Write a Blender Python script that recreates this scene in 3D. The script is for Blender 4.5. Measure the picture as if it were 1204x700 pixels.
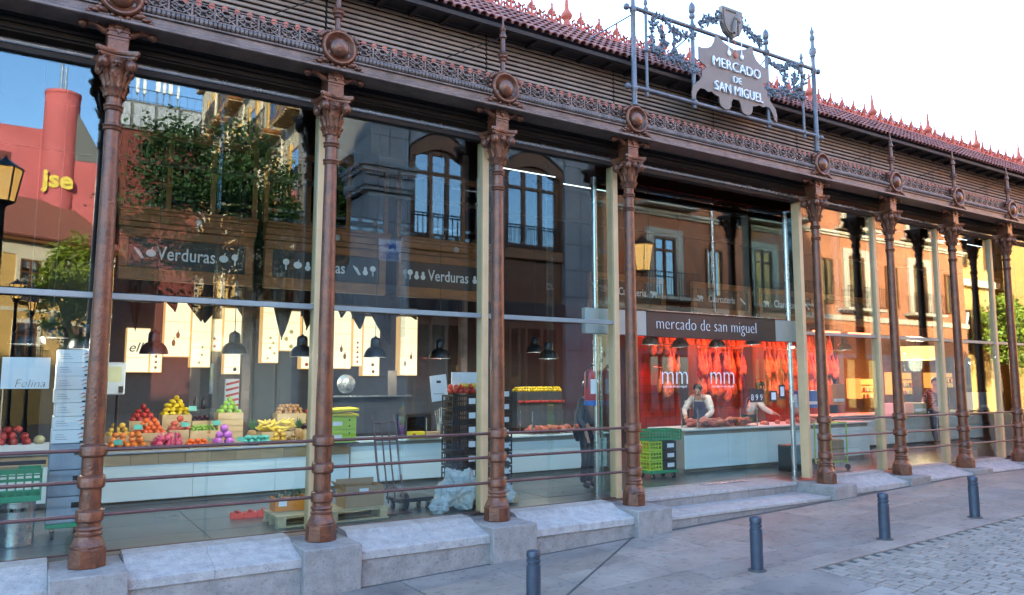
import bpy, math, random
from mathutils import Vector, Matrix, Euler
random.seed(7)
R = math.radians
for o in list(bpy.data.objects): bpy.data.objects.remove(o)
S = bpy.context.scene
C = S.collection
# ---------------------------------------------------------------- camera, sky, sun, exposure
cd = bpy.data.cameras.new('camera'); cam = bpy.data.objects.new('camera', cd); C.objects.link(cam)
cam.location = (0, -8.284, 1.7); cam.rotation_euler = (R(96.304), 0, R(-32.307))
cd.sensor_width = 36; cd.lens = 26.83; cd.clip_start = .05; cd.clip_end = 2000
S.camera = cam
SUN = Vector((-.42, .85, 0)).normalized(); EL = R(13.5)
W = bpy.data.worlds.new('World'); S.world = W; W.use_nodes = True
wn = W.node_tree
sky = wn.nodes.new('ShaderNodeTexSky'); sky.sky_type = 'NISHITA'; sky.sun_disc = False
sky.sun_elevation = EL; sky.sun_rotation = math.atan2(SUN.x, SUN.y); sky.altitude = 650
sky.air_density = 1.1; sky.dust_density = 2.0; sky.ozone_density = 3.0
bg = wn.nodes['Background']; bg.inputs[1].default_value = .15
hv = wn.nodes.new('ShaderNodeHueSaturation'); hv.inputs['Saturation'].default_value = 1.0; wn.links.new(sky.outputs[0], hv.inputs['Color']); wn.links.new(hv.outputs[0], bg.inputs[0])
sl = bpy.data.lights.new('sun', 'SUN'); sl.energy = 3.4; sl.angle = R(.5); sl.color = (1, .76, .48)
so = bpy.data.objects.new('sun', sl); C.objects.link(so)
d = Vector((SUN.x*math.cos(EL), SUN.y*math.cos(EL), math.sin(EL)))
so.rotation_euler = d.to_track_quat('Z', 'Y').to_euler(); so.location = (0, 0, 40)
S.view_settings.view_transform = 'Standard'; S.view_settings.look = 'None'
S.view_settings.exposure = 3.75; S.view_settings.gamma = 1
S.render.engine = 'CYCLES'
cy = S.cycles; cy.max_bounces = 10; cy.transparent_max_bounces = 32; cy.glossy_bounces = 5
cy.diffuse_bounces = 4; cy.sample_clamp_indirect = 6; cy.caustics_reflective = False; cy.caustics_refractive = False

# ---------------------------------------------------------------- materials
MT = {}
def mat(name, col, col2=None, scale=4, rough=.6, metal=0, bump=0, bscale=60, rnd=0, em=None, es=0, spec=.5, stretch=None, grime=0, spots=0):
    m = bpy.data.materials.new(name); m.use_nodes = True; nt = m.node_tree; N = nt.nodes; L = nt.links
    b = N['Principled BSDF']; b.inputs['Roughness'].default_value = rough; b.inputs['Metallic'].default_value = metal
    b.inputs['Specular IOR Level'].default_value = spec
    g = N.new('ShaderNodeNewGeometry'); pos = g.outputs['Position']
    if stretch:
        mp = N.new('ShaderNodeVectorMath'); mp.operation = 'MULTIPLY'; mp.inputs[1].default_value = stretch
        L.new(pos, mp.inputs[0]); pos = mp.outputs[0]
    c2 = col2 or tuple(x*.82 for x in col)
    nz = N.new('ShaderNodeTexNoise'); nz.inputs['Scale'].default_value = scale; nz.inputs['Detail'].default_value = 7; nz.inputs['Roughness'].default_value = .62
    L.new(pos, nz.inputs['Vector'])
    rp = N.new('ShaderNodeValToRGB'); rp.color_ramp.elements[0].position = .33; rp.color_ramp.elements[1].position = .67
    rp.color_ramp.elements[0].color = (*c2, 1); rp.color_ramp.elements[1].color = (*col, 1)
    L.new(nz.outputs[0], rp.inputs[0]); out = rp.outputs[0]
    if grime:
        n2 = N.new('ShaderNodeTexNoise'); n2.inputs['Scale'].default_value = scale*6; n2.inputs['Detail'].default_value = 4; L.new(pos, n2.inputs['Vector'])
        r2 = N.new('ShaderNodeValToRGB'); r2.color_ramp.elements[0].position = .55; r2.color_ramp.elements[1].position = .75
        r2.color_ramp.elements[0].color = (1, 1, 1, 1); r2.color_ramp.elements[1].color = (1-grime, 1-grime, 1-grime, 1)
        L.new(n2.outputs[0], r2.inputs[0])
        mx = N.new('ShaderNodeMix'); mx.data_type = 'RGBA'; mx.blend_type = 'MULTIPLY'; mx.inputs[0].default_value = 1
        L.new(out, mx.inputs[6]); L.new(r2.outputs[0], mx.inputs[7]); out = mx.outputs[2]
    if spots:
        vo = N.new('ShaderNodeTexVoronoi'); vo.inputs['Scale'].default_value = 5.5; L.new(pos, vo.inputs['Vector'])
        r3 = N.new('ShaderNodeValToRGB'); r3.color_ramp.elements[0].position = .085; r3.color_ramp.elements[1].position = .11; r3.color_ramp.elements[0].color = (1-spots, 1-spots, 1-spots, 1); r3.color_ramp.elements[1].color = (1, 1, 1, 1)
        L.new(vo.outputs['Distance'], r3.inputs[0]); m3 = N.new('ShaderNodeMix'); m3.data_type = 'RGBA'; m3.blend_type = 'MULTIPLY'; m3.inputs[0].default_value = 1; L.new(out, m3.inputs[6]); L.new(r3.outputs[0], m3.inputs[7]); out = m3.outputs[2]
    if rnd:
        oi = N.new('ShaderNodeObjectInfo'); ma = N.new('ShaderNodeMapRange'); ma.inputs[3].default_value = 1-rnd; ma.inputs[4].default_value = 1+rnd
        L.new(oi.outputs['Random'], ma.inputs[0]); hs = N.new('ShaderNodeHueSaturation'); L.new(ma.outputs[0], hs.inputs['Value']); L.new(out, hs.inputs['Color']); out = hs.outputs[0]
    L.new(out, b.inputs['Base Color'])
    rr = N.new('ShaderNodeMapRange'); rr.inputs[3].default_value = max(.02, rough-.1); rr.inputs[4].default_value = min(1, rough+.12)
    L.new(nz.outputs[0], rr.inputs[0]); L.new(rr.outputs[0], b.inputs['Roughness'])
    if bump:
        nb = N.new('ShaderNodeTexNoise'); nb.inputs['Scale'].default_value = bscale; nb.inputs['Detail'].default_value = 5; L.new(pos, nb.inputs['Vector'])
        bp = N.new('ShaderNodeBump'); bp.inputs['Strength'].default_value = bump; bp.inputs['Distance'].default_value = .01
        L.new(nb.outputs[0], bp.inputs['Height']); L.new(bp.outputs[0], b.inputs['Normal'])
    if em:
        b.inputs['Emission Color'].default_value = (*em, 1); b.inputs['Emission Strength'].default_value = es
    MT[name] = m; return m
def glassmat(name, f0=.13, f1=.75, tint=(.90, .96, .95), power=3.2, rough=0):
    m = bpy.data.materials.new(name); m.use_nodes = True; nt = m.node_tree; N = nt.nodes; L = nt.links
    N.remove(N['Principled BSDF']); out = N['Material Output']
    tr = N.new('ShaderNodeBsdfTransparent'); tr.inputs[0].default_value = (*tint, 1)
    gl = N.new('ShaderNodeBsdfGlossy'); gl.inputs['Roughness'].default_value = rough; gl.inputs['Color'].default_value = (.80, .92, 1, 1)
    lw = N.new('ShaderNodeLayerWeight'); lw.inputs[0].default_value = .5
    pw = N.new('ShaderNodeMath'); pw.operation = 'POWER'; pw.inputs[1].default_value = power; L.new(lw.outputs['Facing'], pw.inputs[0])
    mr = N.new('ShaderNodeMapRange'); mr.inputs[3].default_value = f0; mr.inputs[4].default_value = f1; L.new(pw.outputs[0], mr.inputs[0])
    ge = N.new('ShaderNodeNewGeometry'); nw = N.new('ShaderNodeTexNoise'); nw.inputs['Scale'].default_value = .9; nw.inputs['Detail'].default_value = 1; L.new(ge.outputs['Position'], nw.inputs['Vector'])
    bw_ = N.new('ShaderNodeBump'); bw_.inputs['Strength'].default_value = .002; bw_.inputs['Distance'].default_value = .02; L.new(nw.outputs[0], bw_.inputs['Height']); L.new(bw_.outputs[0], gl.inputs['Normal'])
    mx = N.new('ShaderNodeMixShader'); L.new(mr.outputs[0], mx.inputs[0]); L.new(tr.outputs[0], mx.inputs[1]); L.new(gl.outputs[0], mx.inputs[2])
    L.new(mx.outputs[0], out.inputs['Surface']); MT[name] = m; return m
# iron, stone, wood
mat('iron', (.185, .062, .028), (.07, .027, .017), 9, .34, .25, .6, 45, spec=.6, grime=.5, stretch=(1, 1, .8))
mat('iron_grey', (.185, .135, .12), (.08, .058, .052), 5, .45, .3, .4, 60)
mat('iron_sign', (.145, .15, .17), (.085, .09, .105), 6, .45, .3, .3, 60)
mat('rail_iron', (.13, .065, .06), (.08, .04, .04), 6, .35, .3, .2, 60)
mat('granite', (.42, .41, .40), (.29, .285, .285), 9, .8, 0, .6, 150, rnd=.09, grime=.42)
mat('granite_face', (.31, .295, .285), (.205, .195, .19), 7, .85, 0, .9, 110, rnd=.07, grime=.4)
mat('slab', (.27, .238, .21), (.165, .145, .132), 1.7, .6, 0, .45, 110, rnd=.15, grime=.45, spots=.45)
mat('slab_warm', (.29, .235, .195), (.19, .155, .135), 1.9, .65, 0, .45, 110, rnd=.14, grime=.45, spots=.4)
mat('sett', (.285, .24, .20), (.205, .172, .145), 5, .7, 0, .5, 90, rnd=.12)
mat('floor_dark', (.10, .105, .10), (.065, .07, .067), 1.5, .3, 0, .1, 60, rnd=.06)
mat('plaza_paving', (.10, .098, .098), (.065, .064, .066), .6, .7, 0, .3, 40, grime=.3)
mat('joint', (.09, .085, .08), (.05, .05, .05), 6, .95)
mat('dark_wood', (.022, .014, .012), (.013, .009, .008), 3, .7, 0, .2, 30)
mat('ceiling_wood', (.06, .02, .014), (.035, .012, .009), 3, .7, 0, .2, 30, stretch=(8, 1, 1))
mat('slat', (.33, .255, .205), (.23, .175, .145), 3, .5, 0, .2, 40)
mat('tile', (.29, .10, .07), (.175, .062, .048), 5, .75, 0, .3, 60, rnd=.25)
mat('terracotta', (.50, .12, .07), (.38, .085, .055), 5, .7, 0, .3, 60)
mat('cream_metal', (.62, .44, .25), (.52, .37, .21), 3, .45)
mat('transom', (.25, .30, .31), (.21, .25, .26), 3, .35, .2)
mat('steel', (.55, .57, .58), (.45, .47, .48), 4, .25, .9)
mat('bollard', (.055, .075, .11), (.035, .05, .075), 6, .4, .3, .2, 60)
mat('board_grey', (.17, .135, .11), (.125, .10, .082), 2.5, .5, .2)
mat('letter_white', (.78, .80, .84), (.7, .72, .76), 5, .5)
mat('fascia_brown', (.052, .034, .029), (.04, .026, .022), 3, .45)
mat('canopy_grey', (.36, .39, .37), (.31, .34, .325), 3, .4, .2)
glassmat('glass', .052, .70)
glassmat('door_glass', .03, .55)
glassmat('window_glass', .5, .95, (.1, .12, .15), 2.0)
glassmat('clear_case', .05, .6, (.97, .99, .99))

# ---------------------------------------------------------------- mesh building
class MB:
    def __init__(s): s.v = []; s.f = []
    def add(s, vs, fs):
        n = len(s.v); s.v += [tuple(p) for p in vs]; s.f += [tuple(i+n for i in f) for f in fs]; return s
    def box(s, x0, x1, y0, y1, z0, z1, b=0):
        if b:
            P = [(x0, x1, y0, y1, z0, z1)]
            vs = []
            for sx in (0, 1):
                for sy in (0, 1):
                    for sz in (0, 1):
                        X = (x0, x1)[sx]; Y = (y0, y1)[sy]; Z = (z0, z1)[sz]
                        dx = b*(1-2*sx); dy = b*(1-2*sy); dz = b*(1-2*sz)
                        vs += [(X, Y+dy, Z+dz), (X+dx, Y, Z+dz), (X+dx, Y+dy, Z)]
            I = lambda x, y, z, k: (x*4+y*2+z)*3+k
            fs = []
            for x in (0, 1):
                q = [I(x, 0, 0, 0), I(x, 1, 0, 0), I(x, 1, 1, 0), I(x, 0, 1, 0)]; fs.append(q if x else q[::-1])
            for y in (0, 1):
                q = [I(0, y, 0, 1), I(0, y, 1, 1), I(1, y, 1, 1), I(1, y, 0, 1)]; fs.append(q if y else q[::-1])
            for z in (0, 1):
                q = [I(0, 0, z, 2), I(1, 0, z, 2), I(1, 1, z, 2), I(0, 1, z, 2)]; fs.append(q if z else q[::-1])
            for x in (0, 1):
                for y in (0, 1): fs.append([I(x, y, 0, 0), I(x, y, 1, 0), I(x, y, 1, 1), I(x, y, 0, 1)])
                for z in (0, 1): fs.append([I(x, 0, z, 0), I(x, 1, z, 0), I(x, 1, z, 2), I(x, 0, z, 2)])
            for y in (0, 1):
                for z in (0, 1): fs.append([I(0, y, z, 1), I(1, y, z, 1), I(1, y, z, 2), I(0, y, z, 2)])
            for x in (0, 1):
                for y in (0, 1):
                    for z in (0, 1): fs.append([I(x, y, z, 0), I(x, y, z, 1), I(x, y, z, 2)])
            return s.add(vs, fs)
        vs = [(x0, y0, z0), (x1, y0, z0), (x1, y1, z0), (x0, y1, z0), (x0, y0, z1), (x1, y0, z1), (x1, y1, z1), (x0, y1, z1)]
        return s.add(vs, [(3, 2, 1, 0), (4, 5, 6, 7), (0, 1, 5, 4), (1, 2, 6, 5), (2, 3, 7, 6), (3, 0, 4, 7)])
    def obox(s, c, sz, rot=(0, 0, 0)):
        m = Matrix.Translation(c) @ Euler(rot).to_matrix().to_4x4()
        a, b, h = sz[0]/2, sz[1]/2, sz[2]/2
        t = MB().box(-a, a, -b, b, -h, h); return s.add([m @ Vector(p) for p in t.v], t.f)
    def cyl(s, p0, p1, r0, r1=None, n=12, cap=True):
        p0 = Vector(p0); p1 = Vector(p1); r1 = r0 if r1 is None else r1
        q = (p1-p0).to_track_quat('Z', 'Y'); vs = []
        for p, r in ((p0, r0), (p1, r1)):
            for i in range(n):
                a = 2*math.pi*i/n; vs.append(p + q @ Vector((r*math.cos(a), r*math.sin(a), 0)))
        fs = [(i, (i+1) % n, n+(i+1) % n, n+i) for i in range(n)]
        if cap: fs += [tuple(range(n))[::-1], tuple(range(n, 2*n))]
        return s.add(vs, fs)
    def lathe(s, prof, c=(0, 0, 0), n=20, axis='z', a0=0, wob=None):
        vs = []; c = Vector(c)
        for r, z in prof:
            for i in range(n):
                a = a0+2*math.pi*i/n; rr = r*(wob(i, z) if wob else 1)
                p = Vector((rr*math.cos(a), rr*math.sin(a), z))
                if axis == 'y': p = Vector((p.x, -p.z, p.y))
                if axis == 'x': p = Vector((p.z, p.x, p.y))
                vs.append(c+p)
        m = len(prof); fs = []
        for j in range(m-1):
            for i in range(n):
                k = (i+1) % n; fs.append((j*n+i, j*n+k, (j+1)*n+k, (j+1)*n+i))
        fs += [tuple(range(n))[::-1], tuple(range((m-1)*n, m*n))]
        return s.add(vs, fs)
    def tube(s, path, r, n=8):
        path = [Vector(p) for p in path]; vs = []; m = len(path)
        for j, p in enumerate(path):
            t = (path[min(j+1, m-1)]-path[max(j-1, 0)]); q = t.to_track_quat('Z', 'Y')
            rr = r[j] if isinstance(r, (list, tuple)) else r
            for i in range(n):
                a = 2*math.pi*i/n; vs.append(p + q @ Vector((rr*math.cos(a), rr*math.sin(a), 0)))
        fs = [(j*n+i, j*n+(i+1) % n, (j+1)*n+(i+1) % n, (j+1)*n+i) for j in range(m-1) for i in range(n)]
        fs += [tuple(range(n))[::-1], tuple(range((m-1)*n, m*n))]
        return s.add(vs, fs)
    def ball(s, c, r, nu=10, nv=7, sc=(1, 1, 1)):
        c = Vector(c); vs = [c+Vector((0, 0, -r*sc[2]))]
        for j in range(1, nv):
            t = math.pi*j/nv
            for i in range(nu):
                a = 2*math.pi*i/nu; vs.append(c+Vector((r*sc[0]*math.sin(t)*math.cos(a), r*sc[1]*math.sin(t)*math.sin(a), -r*sc[2]*math.cos(t))))
        vs.append(c+Vector((0, 0, r*sc[2]))); fs = []
        for i in range(nu):
            k = (i+1) % nu; fs.append((0, 1+k, 1+i)); fs.append((len(vs)-1, 1+(nv-2)*nu+i, 1+(nv-2)*nu+k))
            for j in range(nv-2): fs.append((1+j*nu+i, 1+j*nu+k, 1+(j+1)*nu+k, 1+(j+1)*nu+i))
        return s.add(vs, fs)
    def prism(s, poly, d0, d1, plane='xz'):
        n = len(poly)
        def P(a, b, dd): return {'xz': (a, dd, b), 'yz': (dd, a, b), 'xy': (a, b, dd)}[plane]
        vs = [P(a, b, d0) for a, b in poly]+[P(a, b, d1) for a, b in poly]
        fs = [tuple(range(n)), tuple(range(2*n-1, n-1, -1))]+[(i, n+i, n+(i+1) % n, (i+1) % n) for i in range(n)]
        return s.add(vs, fs)
    def mesh(s, name, m=None, smooth=35, off=(0, 0, 0)):
        me = bpy.data.meshes.new(name); ox, oy, oz = off
        me.from_pydata([(x-ox, y-oy, z-oz) for x, y, z in s.v], [], s.f); me.validate()
        import bmesh
        bm = bmesh.new(); bm.from_mesh(me); bmesh.ops.recalc_face_normals(bm, faces=bm.faces); bm.to_mesh(me); bm.free()
        if smooth:
            for p in me.polygons: p.use_smooth = True
            me.set_sharp_from_angle(angle=R(smooth))
        if m: me.materials.append(MT[m])
        return me
    def build(s, name, m, parent=None, smooth=35, off=None):
        """verts are in world space: subtract where the parent stands"""
        off = off if off is not None else WL.get(parent.name if parent else '', (0, 0, 0))
        return obj(name, s.mesh(name, m, smooth, off), parent)
WL = {}
def obj(name, me, parent=None, loc=(0, 0, 0), rot=(0, 0, 0), sc=(1, 1, 1)):
    o = bpy.data.objects.new(name, me); C.objects.link(o); o.parent = parent
    o.location = loc; o.rotation_euler = rot; o.scale = sc
    pw = WL.get(parent.name, (0, 0, 0)) if parent else (0, 0, 0)
    WL[o.name] = tuple(pw[i]+loc[i] for i in range(3))
    return o
def tag(o, label=None, cat=None, group=None, kind=None):
    if label: o['label'] = label
    if cat: o['category'] = cat
    if group: o['group'] = group
    if kind: o['kind'] = kind
    return o
def thing(name, label, cat, loc=(0, 0, 0), rz=0, group=None):
    o = obj(name, None, None, loc, (0, 0, rz)); o.empty_display_size = .2
    return tag(o, label, cat, group)
def copy_tree(o, parent=None, loc=None, rz=None):
    c = o.copy(); C.objects.link(c); c.parent = parent
    if loc is not None: c.location = loc; WL[c.name] = tuple(loc)
    if rz is not None: c.rotation_euler = (0, 0, rz)
    for ch in list(o.children): copy_tree(ch, c)
    return c
def text_mesh(body, size, m, depth=.004, sx=1, bold=0, spacing=1.0, shear=0):
    cu = bpy.data.curves.new('lettering', 'FONT'); cu.body = body; cu.size = size; cu.extrude = depth; cu.align_x = 'CENTER'; cu.align_y = 'CENTER'
    cu.offset = bold; cu.space_character = spacing; cu.resolution_u = 3; cu.shear = shear
    t = bpy.data.objects.new('t', cu); C.objects.link(t); bpy.context.view_layer.update()
    me = bpy.data.meshes.new_from_object(t.evaluated_get(bpy.context.evaluated_depsgraph_get()))
    bpy.data.objects.remove(t); me.materials.clear(); me.materials.append(MT[m])
    for v in me.vertices: v.co.x *= sx
    return me
FACE = (R(90), 0, 0)      # lettering that faces the street (-y)

# ---------------------------------------------------------------- ground
def gz(x):
    return -.55+.031*max(-40, min(15, x))
mb = MB(); xs = [-300, -120, -40, -20, -5, 5, 15, 40, 120, 300]; ys = [-300, -100, -40, -20, -9, 0, 20, 60, 300]
vs = [(x, y, gz(x)-.025) for y in ys for x in xs]; nx = len(xs)
mb.add(vs, [(j*nx+i, j*nx+i+1, (j+1)*nx+i+1, (j+1)*nx+i) for j in range(len(ys)-1) for i in range(nx-1)])
ground = mb.build('ground', 'plaza_paving', None, 0); tag(ground, 'grey stone paved street in front of the market hall', None, None, 'structure')
SLOPE = -math.atan(.031)
def slab(name, x0, x1, y0, y1, m, parent, jit=.002, th=.05):
    b = MB().box(-(x1-x0)/2, (x1-x0)/2, -(y1-y0)/2, (y1-y0)/2, -th, 0, .004)
    xc = (x0+x1)/2
    return obj(name, b.mesh(name, m, 0), parent, (xc, (y0+y1)/2, gz(xc)+random.uniform(-jit, jit)), (0, SLOPE if xc < 15 else 0, 0))
mb = MB().box(-4, 22, -8.6, .3, -.03, -.02); mb = MB(); xs = [-4, 5, 15, 22]; mb.add([(x, y, gz(x)-.014) for y in (-8.6, -.3) for x in xs], [(i, i+1, i+5, i+4) for i in range(3)])
mb.build('mortar_bed', 'joint', ground, 0)
rows = [(-.43, -1.28), (-1.284, -1.98), (-1.984, -2.44), (-2.444, -2.78)]
yy = -2.784
while yy > -8.4: rows.append((yy, yy-.8)); yy -= .804
for k, (ya, yb) in enumerate(rows):
    x = -3.5+random.uniform(0, .9)
    while x < 21:
        w = random.choice([1.25, 1.5, 1.7, 1.1]) if k != 3 else 1.0
        x1 = x+w
        if ya < -2.7 and x > 5 and x1 > 7.33: x1 = 7.33
        if not (ya < -2.75 and x >= 7.3) and x1-x > .1:
            slab('paving_slab', x+.005, x1-.005, yb+.003, ya-.003, 'slab_warm' if (k == 3 or (k < 3 and x > 9 and random.random() < .5)) else 'slab', ground)
        if x1 == 7.33: break
        x = x1
# stone setts, courses running away from the market
cells = []
x = 7.35
ci = 0
while x < 19:
    y = -2.80-(ci % 2)*.1
    while y > -8.2:
        l = random.uniform(.17, .24); cells.append((x, x+.107, y-l, y)); y -= l
    x += .112; ci += 1
def vis(cl):
    cx, cy_ = (cl[0]+cl[1])/2, (cl[2]+cl[3])/2
    dx, dy = cx, cy_+8.284; f = dx*.5345+dy*.8452; r = dx*.8452-dy*.5345
    return (abs(r/f) < .69 and f > 5.75) , f
vc = sorted([c_ for c_ in cells if vis(c_)[0]], key=lambda c_: vis(c_)[1])
near = set(vc[:300]); far = MB()
smesh = [MB().box(-.5, .5, -.5, .5, -.04, 0, .0).mesh('sett', 'sett', 0)]
def settmesh():
    b = MB(); h = .06
    b.add([(-.5, -.5, -h), (.5, -.5, -h), (.5, .5, -h), (-.5, .5, -h), (-.5, -.5, -.006), (.5, -.5, -.006), (.5, .5, -.006), (-.5, .5, -.006),
           (-.42, -.45, 0), (.42, -.45, 0), (.42, .45, 0), (-.42, .45, 0)],
          [(0, 1, 5, 4), (1, 2, 6, 5), (2, 3, 7, 6), (3, 0, 4, 7), (4, 5, 9, 8), (5, 6, 10, 9), (6, 7, 11, 10), (7, 4, 8, 11), (8, 9, 10, 11)])
    return b
sm = settmesh().mesh('sett', 'sett', 0)
for cl in cells:
    cx, cy_ = (cl[0]+cl[1])/2, (cl[2]+cl[3])/2; w, l = cl[1]-cl[0]-.010, cl[3]-cl[2]-.018; z = gz(cx)+random.uniform(-.002, .003)
    if cl in near: obj('sett', sm, ground, (cx, cy_, z), (random.uniform(-.02, .02), SLOPE+random.uniform(-.02, .02), 0), (w, l, 1))
    else:
        t = settmesh(); far.add([(cx+p[0]*w, cy_+p[1]*l, z+p[2]) for p in t.v], t.f)
tag(far.build('sett_field', 'sett', ground, 0), None, None, None, 'stuff')
# dark diagonal cut joint across the slabs
a = Vector((6.86, -.40)); b_ = Vector((4.3, -2.19)); dv = (b_-a).normalized(); pn = Vector((-dv.y, dv.x))*.011
q = [a+pn, b_+pn, b_-pn, a-pn]
MB().add([(p.x, p.y, gz(p.x)+.006) for p in q]+[(p.x, p.y, gz(p.x)-.02) for p in q], [(0, 1, 2, 3), (4, 5, 6, 7), (0, 1, 5, 4), (1, 2, 6, 5), (2, 3, 7, 6), (3, 0, 4, 7)]).build('expansion_joint', 'joint', ground, 0)
# ---------------------------------------------------------------- the market hall (one building: parts are its columns, glazing, cornice, louvres, roof)
COLX = [.57, 2.79, 5.02, 7.25, 11.53, 13.76, 15.98, 18.21]
XL, XR = -13.0, 33.0
hall = thing('market_hall', 'iron and glass market hall with red tiled roof and cast iron columns', 'building', (0, 0, 0))
# floor inside
tag(MB().box(XL, XR, .36, 13, -.3, -.004).build('market_floor', 'floor_dark', None, 0), 'grey stone floor inside the market hall', None, None, 'structure')
fl = bpy.data.objects['market_floor']
x = -3.0
tm = MB().box(-.595, .595, -.395, .395, -.02, .003, .002).mesh('floor_tile', 'floor_dark', 0)
for i in range(20):
    for j in range(6):
        if j == 0 and 6.6 < -2.4+i*1.2 < 12.2: continue
        obj('floor_tile', tm, fl, (-2.4+i*1.2, .96+j*.8-.17, 0))
# --- plinths, sill walls, steps
for i, X in enumerate(COLX):
    f = -.43 if i < 4 else -.36
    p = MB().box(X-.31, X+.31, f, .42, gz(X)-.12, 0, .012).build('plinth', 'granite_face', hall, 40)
bays = [(-1.66, .57)]+[(COLX[i], COLX[i+1]) for i in range(3)]+[(COLX[i], COLX[i+1]) for i in range(4, 7)]+[(18.21, 20.44), (20.44, 22.67)]
for a, b in bays:
    x0, x1 = a+.312, b-.312
    if a < 0: x0 = a-3
    n = 2; sillw = None
    xm = x0+(x1-x0)*random.uniform(.35, .6)
    fr = -.36 if a < 8 else -.30
    zf = -.085 if a < 8 else -.07
    for u, v in ((x0, xm-.002), (xm+.002, x1)):
        s = MB(); prof = [(.34, .055), (.10, .045), (.0, -.01), (fr+.015, zf), (fr, zf-.012), (fr, zf-.095), (.34, zf-.095)]
        s.prism(prof, u, v, 'yz'); s.build('sill_cap', 'granite', hall, 20)
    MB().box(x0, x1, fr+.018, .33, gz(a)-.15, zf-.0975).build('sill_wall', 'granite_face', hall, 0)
    if a > 8: MB().box(x0, x1, .16, .335, -.02, .085, .006).build('sill_upstand', 'granite', hall, 0)
# entrance steps
for (ya, yb, z0, z1) in ((.345, 1.3, -.5, -.001), (-.30, .343, -.5, -.16)):
    x = COLX[3]+.312
    xe = COLX[4]-.312
    cuts = [x, 8.75, 10.0, xe] if ya > 0 else [x, 8.2, 9.6, 10.6, xe]
    for u, v in zip(cuts[:-1], cuts[1:]):
        MB().box(u+.002, v-.002, ya, yb, z1-.055, z1, .008).build('step_tread', 'granite', hall, 0); MB().box(u+.003, v-.003, ya+.014, yb-.01, z0, z1-.0555).build('step_riser', 'granite_face', hall, 0)  # risers coloured darker than the treads in place of shadow
MB().box(9.56, 10.64, .86, .99, -.001, .012).build('threshold', 'steel', hall, 0)
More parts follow.
